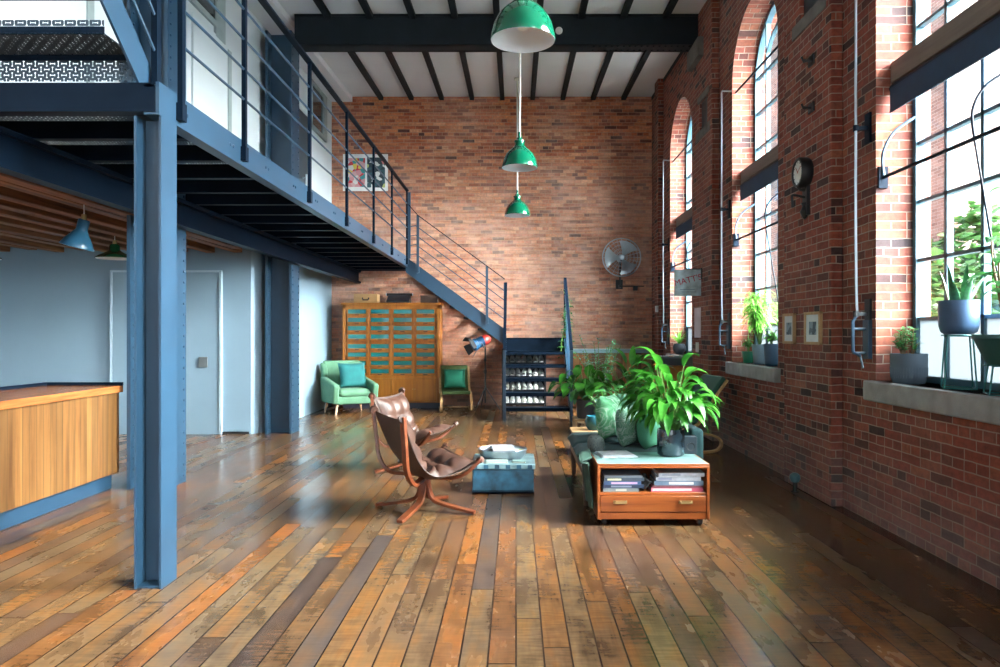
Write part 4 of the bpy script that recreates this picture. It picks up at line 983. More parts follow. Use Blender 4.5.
# peace lily on the cabinet
Mglass_pot = paint('dark smoky glass pot', (.02,.035,.05), .08, var=.5, scale=8, spec=.9)
t = thing('potted_plant', 'big bright green leafy plant in a smoky glass pot on the low cabinet', 'plant', (1.075,5.0,zp))
pot(t, [(0,0),(.082,0),(.094,.012),(.096,.15),(.09,.185),(.084,.185),(.086,.15),(.084,.14)], Mglass_pot, .15, .083)
lf = MB(); sm = MB(); rr = random.Random(11)
for k in range(120):
    a = rr.uniform(0,2*PI); out = rr.random()**.6; Lp = rr.uniform(.14,.44)*(1.12-.6*out)
    b = Vector((.05*math.cos(a)*rr.random(),.05*math.sin(a)*rr.random(),.15))
    tilt = .08+.74*out; d = Vector((math.cos(a)*math.sin(tilt),math.sin(a)*math.sin(tilt),math.cos(tilt)))
    e = b+d*Lp+Vector((0,0,.03)); mid = b+Vector((d.x*.4,d.y*.4,d.z*1.0))*Lp*.55
    pts = bez(b,b.lerp(mid,.6),mid,e,6); sm.tube(pts,[.004]*6+[.0028],5)
    dd = (pts[-1]-pts[-2]).normalized()
    lf.leaf(e, dd+Vector((0,0,-.15)), rr.uniform(.17,.27), rr.uniform(.055,.09), droop=rr.uniform(1.2,2.4), seg=8, fold=.16, curl=rr.uniform(-.6,.6))
lf.build('foliage', Mleaf, t, ang=80); sm.build('stems', Mstem, t)
# plants behind the sofa
t = thing('potted_plant', 'big-leaved green plant in a ribbed dark grey pot beside the stair foot', 'plant', (.90,9.3,.16))
pot(t, [(0,0),(.10,0),(.115,.02),(.12,.2),(.125,.21),(.125,.235),(.112,.235),(.108,.2)], paint('dark grey ribbed clay',(.07,.08,.09),.6), .2, .11)
lf = MB(); sm = MB(); rr = random.Random(21)
for k in range(60):
    a = rr.uniform(0,2*PI); Lp = rr.uniform(.18,.5); tilt = rr.uniform(.15,1.15)
    d = Vector((math.cos(a)*math.sin(tilt),math.sin(a)*math.sin(tilt)*.8,math.cos(tilt))); b = Vector((.03*math.cos(a),.03*math.sin(a),.2)); e = b+d*Lp
    pts = bez(b,b+Vector((0,0,Lp*.4)),b.lerp(e,.7)+Vector((0,0,.05)),e,6); sm.tube(pts,.005,5)
    lf.leaf(e,(d.x,d.y,-.25),rr.uniform(.14,.22),rr.uniform(.11,.16),droop=rr.uniform(.8,1.4),seg=6,fold=.1,curl=rr.uniform(-.7,.7))
lf.build('foliage', Mleaf, t, ang=80); sm.build('stems', Mstem, t)
t = thing('plant_stand', 'low pale wooden crate stand under the ribbed grey pot', 'plant stand', (.90,9.3,0))
Mpale = wood('pale pine', [(.35,.2,.09),(.5,.32,.16)], 'x', 1, .5)
MB().box(-.16,.16,-.16,.16,.135,.16).build('top', Mpale, t, bevel=.004)
for x in (-.14,.14):
    for y in (-.14,.14): MB().box(x-.018,x+.018,y-.018,y+.018,0,.135).build('leg', Mpale, t, bevel=.003)
t = thing('potted_plant', 'wispy grey-green plant with upright thin branches behind the big-leaved one', 'plant', (1.15,9.9,0))
pot(t, [(0,0),(.13,0),(.17,.3),(.175,.33),(.16,.33),(.155,.3)], paint('slate blue clay',(.1,.15,.2),.6), .29, .15)
lf = MB(); sm = MB(); rr = random.Random(31)
for k in range(26):
    a = rr.uniform(0,2*PI); H = rr.uniform(.45,.95); rad = rr.uniform(.05,.34)
    e = Vector((rad*math.cos(a),rad*math.sin(a),.29+H)); pts = bez((.03*math.cos(a),.03*math.sin(a),.29),(.03*math.cos(a),.03*math.sin(a),.29+H*.5),e*.9,e,8); sm.tube(pts,.004,5)
    for j in range(12):
        p = pts[3+j%6]; aa = rr.uniform(0,2*PI); lf.leaf(p,(math.cos(aa),math.sin(aa),.5),rr.uniform(.08,.15),.016,droop=.6,seg=3,tip=2)
lf.build('foliage', Mleaf3, t, ang=80); sm.build('stems', Mstem, t)
t = thing('potted_plant', 'leafy green plant with long arching leaves in front of the wood panelling', 'plant', (1.45,9.0,0))
pot(t, [(0,0),(.12,0),(.155,.26),(.16,.29),(.145,.29),(.14,.26)], paint('dark green glaze',(.02,.07,.05),.25), .25, .14)
lf = MB(); sm = MB(); rr = random.Random(32)
for k in range(50):
    a = rr.uniform(0,2*PI); tilt = rr.uniform(.05,.9); Lp = rr.uniform(.35,.8)
    d = Vector((math.cos(a)*math.sin(tilt),math.sin(a)*math.sin(tilt),math.cos(tilt))); b = Vector((0,0,.25)); e = b+d*Lp*.8
    sm.tube(bez(b,b+Vector((0,0,.1)),e-Vector((0,0,.05)),e,5),.005,5)
    lf.leaf(e,(d.x,d.y,d.z*.4),rr.uniform(.18,.34),rr.uniform(.05,.1),droop=rr.uniform(.8,1.6),seg=7,fold=.15,curl=rr.uniform(-.5,.5))
lf.build('foliage', Mleaf, t, ang=80); sm.build('stems', Mstem, t)
t = thing('potted_plant', 'small dark glossy-leaved plant rising behind the patterned cushions', 'plant', (.98,7.2,0))
pot(t, [(0,0),(.10,0),(.135,.27),(.14,.3),(.125,.3),(.12,.27)], paint('black glaze',(.02,.02,.025),.3), .26, .12)
lf = MB(); sm = MB(); rr = random.Random(33)
for k in range(40):
    a = rr.uniform(0,2*PI); tilt = rr.uniform(.0,.75); Lp = rr.uniform(.2,.45)
    d = Vector((math.cos(a)*math.sin(tilt),math.sin(a)*math.sin(tilt),math.cos(tilt))); b = Vector((0,0,.26)); e = b+d*Lp
    sm.tube([b,b.lerp(e,.5)+Vector((0,0,.03)),e],.005,5); lf.leaf(e,(d.x*1.4,d.y*1.4,.1),rr.uniform(.07,.12),rr.uniform(.045,.07),droop=1.0,seg=5,curl=rr.uniform(-.6,.6))
lf.build('foliage', Mleaf2, t, ang=80); sm.build('stems', Mstem, t)
t = thing('plant_pot', 'round teal glazed pot on the low wooden table beyond the daybed', 'pot', (.83,7.6,.235))
MB().lathe([(0,0),(.07,0),(.10,.05),(.105,.1),(.09,.145),(.08,.15),(.08,.14),(.09,.1),(0,.1)],n=28).build('pot', paint('teal glaze',(.02,.13,.17),.25), t)
t = thing('low_table', 'low dark table with pale edge holding the round teal pot', 'table', (.78,7.6,0))
MB().box(-.2,.2,-.2,.2,.21,.235).build('top', Mpale, t, bevel=.003)
MB().box(-.18,.18,-.18,.18,.03,.21).build('box', paint('dark stained box',(.03,.025,.02),.6), t, bevel=.003)
MB().box(-.185,-.15,-.185,-.15,0,.03).box(.15,.185,-.185,-.15,0,.03).box(-.185,-.15,.15,.185,0,.03).box(.15,.185,.15,.185,0,.03).build('feet', Mpale, t, smooth=False)
# climber twined round the stair railing top
t = thing('climbing_plant', 'thin green climber twined round the top post of the right stair railing', 'plant', (.80,11.36,1.18))
pot(t, [(0,0),(.05,0),(.06,.09),(.055,.09),(.05,.08)], paint('terracotta',(.3,.12,.06),.8), .08, .05)
lf = MB(); sm = MB(); rr = random.Random(41)
for k in range(7):
    ph = rr.uniform(0,6.3); H = rr.uniform(.35,.75); pts = [Vector((.03*math.cos(ph+z_*9)*(1+z_),.03*math.sin(ph+z_*9)*(1+z_)-.02,.08+z_*H)) for z_ in [i/8 for i in range(9)]]
    if k > 3: pts = smoothpath([(0,0,.08),(.04*math.cos(ph),-.06,.14),(.09*math.cos(ph),-.1,-.05),(.1*math.cos(ph),-.11,-.3)],3)
    sm.tube(pts,.004,5)
    for p in pts: 
        for _ in range(3):
            aa = rr.uniform(0,6.3); lf.leaf(p,(math.cos(aa),math.sin(aa)*.8,.2),rr.uniform(.05,.09),.035,droop=1,seg=4)
lf.build('foliage', Mleaf2, t, ang=80); sm.build('stems', Mstem, t)
# nearest sill
def fit(mb, xmax, ys):
    for v in mb.v:
        if v.x > xmax: v.x = xmax-(v.x-xmax)*.08
        if v.x > -.09:
            if v.y > ys[1]: v.y = ys[1]-(v.y-ys[1])*.2
            if v.y < ys[0]: v.y = ys[0]+(ys[0]-v.y)*.2
zs_ = SILL
def ribbed(prof, n=48):
    return prof
t = thing('potted_plant', 'small succulent in a dark ribbed pot standing directly on the nearest sill', 'plant', (2.45,4.49,zs_))
p = MB()
p.lathe([(0,0),(.088,0),(.098,.02),(.104,.06),(.106,.185),(.098,.185),(.096,.15)], n=40)
for k in range(40):
    a = 2*PI*k/40; p.tube([(.1025*math.cos(a),.1025*math.sin(a),.035),(.1045*math.cos(a),.1045*math.sin(a),.10)],.0022,4)
p.build('pot', paint('ribbed slate pot',(.075,.105,.14),.6), t, ang=50); MB().lathe([(0,.15),(.096,.15),(.09,.157),(0,.16)],n=20).build('soil', Msoil, t)
lf = MB(); sm = MB(); rr = random.Random(51)
for k in range(16):
    a = rr.uniform(0,6.3); H = rr.uniform(.08,.2); e = Vector((.11*math.cos(a)*rr.random(),.11*math.sin(a)*rr.random(),.155+H)); b = Vector((.03*math.cos(a),.03*math.sin(a),.155)); sm.tube([b,b.lerp(e,.5)+Vector((0,0,.02)),e],.0035,5)
    for j in range(9):
        q = b.lerp(e,.5+.06*j); aa = rr.uniform(0,6.3); lf.leaf(q,(math.cos(aa),math.sin(aa),.6),rr.uniform(.03,.055),.02,droop=.4,seg=3)
lf.build('foliage', Mleaf2, t, ang=80); sm.build('stems', Mstem2, t)
Mwire = paint('teal wire', (.03,.16,.16), .4, .3)
def wire_stand(label, x, y, h, r, base):
    t = thing('plant_stand', label, 'plant stand', (x,y,zs_), R(20))
    def ring(rad, z): return [(rad*math.cos(a*PI/16),rad*math.sin(a*PI/16),z) for a in range(32)]
    MB().tube(ring(r,h),.004,6,closed=True).tube([(-r,0,h-.004),(r,0,h-.004)],.004,6).tube([(0,-r,h-.004),(0,r,h-.004)],.004,6).build('top_ring', Mwire, t)
    for k in range(4):
        a = k*PI/2; MB().tube([(r*math.cos(a),r*math.sin(a),h),(base*math.cos(a),base*math.sin(a),.004)],.0048,6).build('leg', Mwire, t)
    f = MB()
    for k in range(4):
        a, b = k*PI/2, (k+1)*PI/2; f.tube([(base*math.cos(a),base*math.sin(a),.004),(base*math.cos(b),base*math.sin(b),.004)],.004,6)
    f.build('foot_rail', Mwire, t)
wire_stand('tall teal wire stand under the smooth blue pot', 2.49, 4.05, .30, .085, .11)
t = thing('potted_plant', 'spiky snake plant in a smooth navy blue pot on a wire stand', 'plant', (2.49,4.05,zs_+.305))
pot(t, [(0,0),(.07,0),(.09,.015),(.10,.05),(.102,.19),(.094,.19),(.092,.16)], paint('smooth navy blue pot',(.03,.07,.14),.4), .165, .09)
lf = MB(); rr = random.Random(61)
for k, (a, tl, L) in enumerate([(3.4,.12,.23),(0.4,.10,.24),(2.0,.35,.18),(4.9,.3,.16),(5.6,.45,.2),(1.2,.5,.15),(3.9,.55,.17),(2.7,.2,.2),(0,.3,.17)]):
    d = (math.cos(a)*math.sin(tl),math.sin(a)*math.sin(tl),math.cos(tl)); lf.leaf((.05*math.cos(a),.05*math.sin(a),.165),d,L,.044,droop=.05,seg=6,fold=.25,tip=3,curl=rr.uniform(-1,1))
lf.build('foliage', paint('snake plant leaf',(.03,.13,.05),.45,var=.5,scale=40), t, ang=80)
wire_stand('lower teal wire stand at the right edge under the flared green pot', 2.47, 3.62, .15, .10, .125)
t = thing('potted_plant', 'tall thin-stemmed plant in a flared dark green pot at the right edge', 'plant', (2.47,3.62,zs_+.155))
pot(t, [(0,0),(.085,0),(.10,.02),(.145,.125),(.155,.13),(.155,.15),(.14,.15),(.132,.12)], paint('dark green flared pot',(.02,.085,.075),.4), .12, .13)
lf = MB(); sm = MB(); rr = random.Random(71)
for k, (dx, dy, H) in enumerate([(-.02,.09,.52),(.0,-.02,.75),(.03,-.1,.6),(-.03,.02,.4)]):
    e = Vector((dx,dy,.12+H)); pts = bez((dx*.2,dy*.2,.12),(dx*.2,dy*.2,.12+H*.5),(dx,dy,H*.8),e,8); sm.tube(pts,[.011-.0008*i for i in range(9)],8)
    for j in range(9):
        q = pts[5+j%4]; aa = rr.uniform(0,6.3); lf.leaf(q,(math.cos(aa),math.sin(aa),.5),rr.uniform(.09,.16),.05,droop=1.0,seg=5,curl=rr.uniform(-.5,.5))
lf.build('foliage', Mleaf2, t, ang=80); sm.build('stems', Mstem2, t)
# middle window sill
for i, (y, r, h, c, lab) in enumerate(((7.62,.065,.12,(.02,.16,.1),'small green glazed pot, farthest of the three on the middle sill'),(7.27,.075,.2,(.18,.25,.3),'grey-blue pot in the middle of the three on the middle sill'),(6.93,.075,.21,(.05,.1,.17),'navy pot closest to the viewer on the middle sill'))):
    t = thing('potted_plant', lab+(', with a palm' if i == 1 else ', with a small plant'), 'plant', (2.46,y,zs_), 0)
    pot(t, [(0,0),(r*.72,0),(r*.8,.01),(r,h*.9),(r*1.03,h),(r*.92,h),(r*.9,h*.85)], paint('glazed pot',c,.35), h*.86, r*.88)
    lf = MB(); sm = MB(); rr = random.Random(80+i); nn = (10,46,14)[i]
    for k in range(nn):
        a = rr.uniform(0,6.3); H = rr.uniform(.1,.2) if i != 1 else rr.uniform(.3,.62); tl = rr.uniform(.05,.6)
        d = Vector((math.cos(a)*math.sin(tl)*.6,math.sin(a)*math.sin(tl),math.cos(tl))); b = Vector((0,0,h*.86)); e = b+d*H
        sm.tube([b,b.lerp(e,.5)+Vector((0,0,.04)),e],.004,5)
        for j in range(9 if i == 1 else 4):
            aa = rr.uniform(0,6.3); q = b.lerp(e,.55+.05*j); lf.leaf(q,(math.cos(aa)*.6,math.sin(aa),.25),rr.uniform(.1,.2) if i == 1 else .07,.022 if i == 1 else .03,droop=1.2,seg=5,tip=2 if i == 1 else 0)
    fit(lf,.17,(6.5-y,7.83-y)); fit(sm,.15,(6.5-y,7.83-y)); lf.build('foliage', Mleaf4 if i == 1 else Mleaf, t, ang=80); sm.build('stems', Mstem, t)
t = thing('potted_plant', 'small grassy plant in a dark round pot on the farthest sill', 'plant', (2.43,10.72,zs_))
pot(t, [(0,0),(.05,0),(.09,.06),(.095,.11),(.075,.16),(.065,.16),(.07,.14)], paint('dark glaze pot',(.05,.06,.07),.4), .14, .065)
lf = MB(); rr = random.Random(91)
for k in range(40):
    a = rr.uniform(0,6.3); tl = rr.uniform(.05,.7); lf.leaf((0,0,.14),(math.cos(a)*math.sin(tl),math.sin(a)*math.sin(tl),math.cos(tl)),rr.uniform(.15,.3),.014,droop=.7,seg=4,tip=2)
lf.build('foliage', Mleaf4, t, ang=80)
SKY, FRONT, KITCH, SIDE, SUN, SUN2, EXPO = 2.0, 10, 8, 0, 54, 22, 1.34
# ------------------------------------------------------------------ daybed with cushions
Mteal = fabric('teal upholstery', (.006,.04,.044)); Mdkwood = wood('dark brown wood', [(.03,.012,.006),(.07,.03,.014)], 'y', 1, .4)
t = thing('daybed', 'teal upholstered daybed on dark wooden legs behind the low cabinet', 'sofa', (.9,5.95,0))
def cush(mb, x0, x1, y0, y1, z0, z1, r=.03):
    def fn(u, v, top=True):
        X, Y = 2*u-1, 2*v-1; k = max(0,(1-X**8)*(1-Y**8))**.4
        zm = (z0+z1)/2; return (lerp(x0,x1,u),lerp(y0,y1,v),zm+((z1-z0)/2)*k*(1 if top else -1))
    mb.sheet(lambda u,v: fn(u,v),20,20); mb.sheet(lambda u,v: fn(1-u,v,False),20,20); return mb
for y0, y1 in ((5.18,5.8),(5.81,6.42)): cush(MB(),.455,1.2,y0,y1,.275,.385).build('seat_cushion', Mteal, t, world=True, weld=.0005, ang=70)
MB().box(.48,1.36,5.2,6.4,.225,.28).build('frame', Mdkwood, t, world=True, bevel=.006)
for x in (.51,1.32):
    for y in (5.24,6.36): MB().tube([(x,y,.23),(x,y,0)],[.028,.018],10).build('leg', Mdkwood, t, world=True)
MB().box(1.26,1.36,5.2,6.4,.28,.56).build('backrest', Mteal, t, world=True, bevel=.03, seg=4)
def pil(name, label, c, w, h, d, rz, tilt, mat):
    o = MB().pillow((0,0,0),w,h,d,Matrix.Rotation(tilt,3,'X')); return solo(o,name,mat,label,'cushion',c,rz,'cushions on the daybed',weld=.0006,ang=80)
def palm_print(name, a, b, c, sc):
    m, nt, bs = newmat(name); tc = N(nt,'ShaderNodeTexCoord'); w = N(nt,'ShaderNodeTexNoise', i_Scale=sc, i_Detail=3.0, i_Distortion=2.2)
    nt.links.new(tc.outputs['Object'], w.inputs['Vector']); r = ramp(nt,[(.38,a),(.47,b),(.52,c),(.58,b),(.66,a)]); nt.links.new(w.outputs['Fac'], r.inputs[0]); nt.links.new(r.outputs[0], bs.inputs['Base Color']); bs.inputs['Roughness'].default_value = .85
    return m
Mleafy = palm_print('leaf print cotton', (.07,.26,.11), (.13,.4,.2), (.4,.55,.42), 7); Mleafy2 = palm_print('pale leaf print cotton', (.2,.34,.25), (.06,.2,.12), (.36,.46,.4), 9)
pil('cushion','tall leaf-printed green cushion, leftmost on the daybed',(.77,5.95,.565),.32,.36,.17,R(60),R(-4),Mleafy)
pil('cushion','pale leaf-printed cushion standing in front of the tall green one',(.88,5.60,.535),.28,.31,.16,R(56),R(-6),Mleafy2)
pil('cushion','plain pale green cushion standing right behind the leaf-printed ones',(.95,6.14,.565),.32,.37,.15,R(58),R(-5),fabric('sage cotton',(.12,.3,.18)))
pil('cushion','plain mint green cushion beside the smoky glass pot',(1.03,5.50,.535),.29,.31,.18,R(60),R(-5),fabric('mint cotton',(.07,.28,.16)))
pil('cushion','dark teal cushion mostly hidden behind the big plant',(1.12,5.95,.575),.33,.38,.15,R(60),R(-5),fabric('deep teal cotton',(.015,.13,.13)))
t = thing('throw_blanket', 'muted green throw hanging over the near corner of the daybed beside the cabinet', 'blanket', (.50,5.0,0))
def th(u, v):
    y = lerp(4.78,5.16,v); s = u
    if s < .35: return (.52-.09*(s/.35)+.0*v, y+.25*(.35-s), .415-.02*math.sin(v*9)-.02*(s/.35))
    q = (s-.35)/.65; return (.475+.012*math.sin(v*14+q*2)+.03*q, y+.012*math.sin(q*7), .395-.31*q)
t2 = MB().sheet(lambda u,v: (lambda p: (min(p[0],.518),p[1],p[2]))(th(u,v)),24,24,.006).build('cloth', fabric('muted green throw',(.035,.085,.062),var=.5), t, world=True, ang=80)
solo(lump(MB(),(0,0,.07),(.065,.1,.07),5,12,.12),'rolled_scarf',palm_print('speckled wool',(.05,.07,.07),(.2,.25,.24),(.12,.14,.13),40),'speckled dark bundle on the daybed corner behind the cabinet','scarf',(.585,5.27,.375),weld=.0005,ang=70)
t = thing('loudspeaker', 'small dark box speaker behind the smoky glass pot', 'speaker', (1.225,5.085,.406))
MB().box(-.045,.045,-.04,.04,0,.12).build('cabinet', paint('black speaker vinyl',(.015,.025,.035),.5), t, bevel=.004)
MB().lathe([(.03,0),(.03,.003),(.012,-.004),(0,.002)],(0,-.04,.05),20,Matrix.Rotation(R(90),3,'X')).build('cone', M['black'], t)

# ------------------------------------------------------------------ armchairs (front towards local -y)
Mmint = fabric('mint green wool', (.085,.2,.115)); Mlegw = wood('pale beech', [(.5,.3,.17),(.62,.42,.26)], 'z', 1, .45)
t = thing('armchair', 'mint green upholstered armchair in the corner by the white wall', 'armchair', (-2.64,11.36,0), R(30)); t.scale = (.95,.95,.95)
MB().box(-.30,.30,-.36,.30,.17,.30).build('seat_base', Mmint, t, bevel=.03, seg=4)
cush(MB(),-.265,.265,-.38,.24,.28,.42).build('seat_cushion', Mmint, t, weld=.0005, ang=70)
for s in (-1,1):
    MB().prism([(-.38,.19),(.33,.17),(.40,.58),(.30,.60),(-.40,.50),(-.44,.47)],'x',.275*s if s > 0 else -.375,.375 if s > 0 else -.275).build('arm', Mmint, t, bevel=.03, seg=4)
    MB().prism([(.24,.45),(.36,.40),(.46,.80),(.40,.83),(.28,.74)],'x',.27*s if s > 0 else -.36,.36 if s > 0 else -.27).build('wing', Mmint, t, bevel=.025, seg=3)
MB().prism([(.22,.30),(.34,.18),(.47,.82),(.44,.86),(.37,.85)],'x',-.31,.31).build('backrest', Mmint, t, bevel=.035, seg=4)
for x in (-.30,.30):
    for y in (-.31,.28): MB().tube([(x*.92,y*.95,.18),(x*1.05,y*1.1,0)],[.025,.012],12).build('leg', Mlegw, t)
solo(MB().pillow((0,0,0),.44,.42,.15,Matrix.Rotation(R(-22),3,'X')),'cushion',fabric('turquoise ribbed wool',(.01,.13,.13),scale=60),'turquoise cushion leaning on the mint green armchair','cushion',(-2.585,11.39,.59),R(30),weld=.0006,ang=80)
# small dark green bentwood chair
Mbeech = wood('honey bentwood', [(.4,.21,.08),(.55,.33,.14)], 'x', 1, .4); Mdg = fabric('dark green wool', (.012,.05,.035))
def bent_chair(label, loc, rot, s=1.0, seatmat=Mdg):
    t = thing('bentwood_chair', label, 'chair', loc, rot)
    for sd in (-1,1):
        x = sd*.28*s
        pts = smoothpath([(x,.34*s,.02),(x,-.28*s,.015),(x,-.36*s,.07*s),(x,-.33*s,.19*s),(x,-.15*s,.33*s),(x,.12*s,.33*s),(x,.30*s,.46*s),(x,.46*s,.80*s)],8)
        MB().ribbon(pts,(1,0,0),.045*s,.022).build('side_frame', Mbeech, t, bevel=.003)
    MB().box(-.28*s,.28*s,.30*s,.34*s,.008,.03).box(-.28*s,.28*s,-.02*s,.02*s,.30*s,.322*s).build('cross_rail', Mbeech, t, bevel=.003)
    def seat(u, v):
        P = smoothpath([(0,-.34*s,.37*s),(0,-.1*s,.35*s),(0,.14*s,.33*s),(0,.26*s,.42*s),(0,.36*s,.60*s),(0,.45*s,.82*s)],6); q = u*(len(P)-1); i = min(len(P)-2,int(q)); p = P[i].lerp(P[i+1],q-i)
        return ((2*v-1)*.26*s,p.y,p.z+.012)
    MB().sheet(lambda u,v: seat(u,1-v),30,6,.05).build('seat', seatmat, t, ang=50, bevel=.012)
    return t
bent_chair('dark green bentwood chair between the drawer cabinet and the studio lamp', (-.99,11.78,0), R(8), .86, fabric('olive green wool',(.05,.085,.02)))
solo(MB().pillow((0,0,0),.36,.34,.13,Matrix.Rotation(R(-24),3,'X')),'cushion',fabric('bottle green velvet',(.01,.16,.09)),'bottle green cushion on the dark bentwood chair','cushion',(-1.01,11.86,.51),R(8),weld=.0006,ang=80)
def cantilever_chair(label, loc, rot):
    t = thing('bentwood_chair', label, 'chair', loc, rot)
    for x in (-.27,.27):
        pts = smoothpath([(x,-.30,.013),(x,.22,.013),(x,.35,.05),(x,.36,.13),(x,.25,.19),(x,-.05,.235),(x,-.28,.29),(x,-.36,.33)],8)
        MB().ribbon(pts,(1,0,0),.05,.024).build('side_frame', Mbeech, t, bevel=.003)
        pts = smoothpath([(x,-.30,.35),(x,-.05,.29),(x,.09,.29),(x,.19,.40),(x,.30,.58),(x,.44,.76)],8)
        MB().ribbon(pts,(1,0,0),.03,.024).build('seat_frame', Mbeech, t, bevel=.003)
    MB().box(-.27,.27,-.32,-.28,.002,.026).box(-.27,.27,.0,.04,.225,.25).build('cross_rail', Mbeech, t, bevel=.003)
    P = smoothpath([(0,-.32,.375),(0,-.08,.32),(0,.07,.32),(0,.16,.42),(0,.27,.60),(0,.40,.77)],6)
    def seat(u, v):
        q = u*(len(P)-1); i = min(len(P)-2,int(q)); p = P[i].lerp(P[i+1],q-i); return ((2*v-1)*.25,p.y,p.z+.03)
    MB().sheet(lambda u,v: seat(1-u,v),30,6,.05).build('seat', Mdg, t, ang=50, bevel=.012)
cantilever_chair('dark green high-backed bentwood lounge chair by the brick wall', (1.74,7.75,0), R(-80))

# ------------------------------------------------------------------ drawer cabinet
Mhab = wood('orange oak', [(.3,.085,.006),(.42,.135,.010),(.48,.165,.018)], 'z', .7, .4)
cx, cw, cy, cd = -2.09, 1.63, 12.05, .42
t = thing('drawer_cabinet', 'tall oak drawer cabinet with rows of teal glass drawer fronts', 'cabinet', (cx,cy+cd/2,0))
def CB(x0,x1,y0,y1,z0,z1,mb=None): return (mb or MB()).box(cx+x0,cx+x1,cy+y0,cy+y1,z0,z1)
h = cw/2
mb = CB(-h,-h+.05,0,cd,.09,1.73); CB(h-.05,h,0,cd,.09,1.73,mb); CB(-h,h,.0,cd,1.66,1.73,mb); CB(-h+.05,h-.05,.06,cd,.09,1.66,mb); CB(-h+.05,h-.05,0,.06,.09,.11,mb); CB(-h+.05,h-.05,0,.06,.50,.545,mb)
for k in range(1,4): CB(-h+.05+k*(cw-.1)/4-.017,-h+.05+k*(cw-.1)/4+.017,0,.06,.545,1.66,mb)
mb.build('carcass', Mhab, t, world=True, bevel=.004)
CB(-h-.02,h+.02,-.02,cd,1.73,1.765).build('cornice', Mhab, t, world=True, bevel=.006)
CB(-h+.01,h-.01,.01,cd,0,.09).build('plinth', paint('dark plinth',(.03,.03,.05),.5), t, world=True, smooth=False)
Mtg = paint('teal backed glass', (.008,.15,.145), .12, var=.35, scale=3, spec=.7)
dw = (cw-.1)/4; dh = (1.66-.545)/8
for r_ in range(8):
    for c in range(4):
        x0 = -h+.05+c*dw+.019; x1 = x0+dw-.038; z0 = .545+r_*dh+(.018 if r_ > 3 else -.006)+.008; z1 = z0+dh-.014
        mb = CB(x0,x1,.004,.05,z0,z0+.035); CB(x0,x1,.004,.05,z1-.018,z1,mb); CB(x0,x0+.02,.004,.05,z0,z1,mb); CB(x1-.02,x1,.004,.05,z0,z1,mb)
        d = mb.build('drawer', Mhab, t, world=True, smooth=False)
        CB(x0+.018,x1-.018,.014,.03,z0+.033,z1-.016).build('glass_front', Mtg, d, world=True, smooth=False)
        CB((x0+x1)/2-.035,(x0+x1)/2+.035,-.008,.006,z0+.010,z0+.024).build('handle', M['black'], d, world=True, bevel=.002)
for c in range(4):
    x0 = -h+.052+c*dw; x1 = x0+dw-.004
    mb = CB(x0,x1,.012,.03,.112,.498); CB(x0,x0+.03,.002,.03,.112,.498,mb); CB(x1-.03,x1,.002,.03,.112,.498,mb); CB(x0,x1,.002,.03,.112,.142,mb); CB(x0,x1,.002,.03,.468,.498,mb)
    d = mb.build('door', Mhab, t, world=True, bevel=.002)
    xk = x1-.016 if c%2 == 0 else x0+.016
    MB().lathe([(0,0),(.006,0),(.01,.015),(0,.02)],(cx+xk,cy+.002,.32),10,Matrix.Rotation(R(90),3,'X')).build('knob', Mbrass, d, world=True)
t = thing('wooden_box', 'small pale wooden box with a dark handle on top of the drawer cabinet', 'box', (-2.53,12.22,1.765))
MB().box(-.2,.2,-.11,.11,0,.15).build('box', wood('box pine',[(.38,.2,.07),(.52,.3,.12)],'x',1,.5), t, bevel=.005)
MB().tube([(-.05,-.115,.07),(-.045,-.13,.05),(.045,-.13,.05),(.05,-.115,.07)],.009,8).box(-.06,-.04,-.115,-.11,.06,.09).box(.04,.06,-.115,-.11,.06,.09).build('handle', M['black'], t)
t = thing('typewriter', 'dark low machine case beside the wooden box on the drawer cabinet', 'typewriter', (-1.99,12.22,1.765))
MB().prism([(-.14,0),(.14,0),(.14,.12),(.05,.14),(-.05,.08),(-.14,.04)],'x',-.19,.19).build('body', paint('dark blue grey enamel',(.015,.02,.03),.35), t, bevel=.01)
MB().tube([(-.22,.08,.15),(.22,.08,.15)],.022,14).build('roller', M['black'], t)
MB().lathe([(.024,-.005),(.024,.005)],(-.225,.08,.15),12,Matrix.Rotation(R(90),3,'Y')).lathe([(.024,-.005),(.024,.005)],(.225,.08,.15),12,Matrix.Rotation(R(90),3,'Y')).build('roller_knob', M['chrome'], t)
solo(MB().box(-.14,.14,-.1,.1,0,.11).box(-.145,.145,-.105,.105,.11,.13),'storage_box',paint('dark brown leather box',(.06,.03,.02),.5),'dark brown box at the right end of the drawer cabinet top','box',(-1.47,12.24,1.765),bevel=.006)
# studio lamp on a stand
t = thing('studio_lamp', 'red and blue spotlight on a thin black tripod stand under the stair', 'lamp', (-.50,11.72,0))
MB().tube([(0,0,.12),(0,0,1.02)],.013,8).tube([(0,0,.6),(0,0,.66)],.022,8).tube([(0,0,.8),(0,0,.84)],.02,8).build('pole', M['black'], t)
for k in range(3):
    a = R(90+120*k+20); MB().tube([(0,0,.38),(.12*math.cos(a),.12*math.sin(a),.2),(.25*math.cos(a),.25*math.sin(a),.012)],.009,6).build('leg', M['black'], t)
ax = Vector((-.8,-.45,-.38)).normalized(); q = ax.to_track_quat('Z','Y').to_matrix(); c = Vector((-.10,-.04,1.10))
MB().lathe([(0,0),(.05,0),(.085,.05),(.085,.13),(0,.13)],c-ax*.20,20,q).build('rear_housing', paint('red spot enamel',(.55,.04,.03),.3), t)
MB().lathe([(.088,.03),(.088,.15),(.10,.16),(.10,.21),(.092,.21),(.088,.17),(0,.165)],c-ax*.10,20,q).build('front_housing', paint('blue spot enamel',(.02,.1,.22),.3), t)
b = MB()
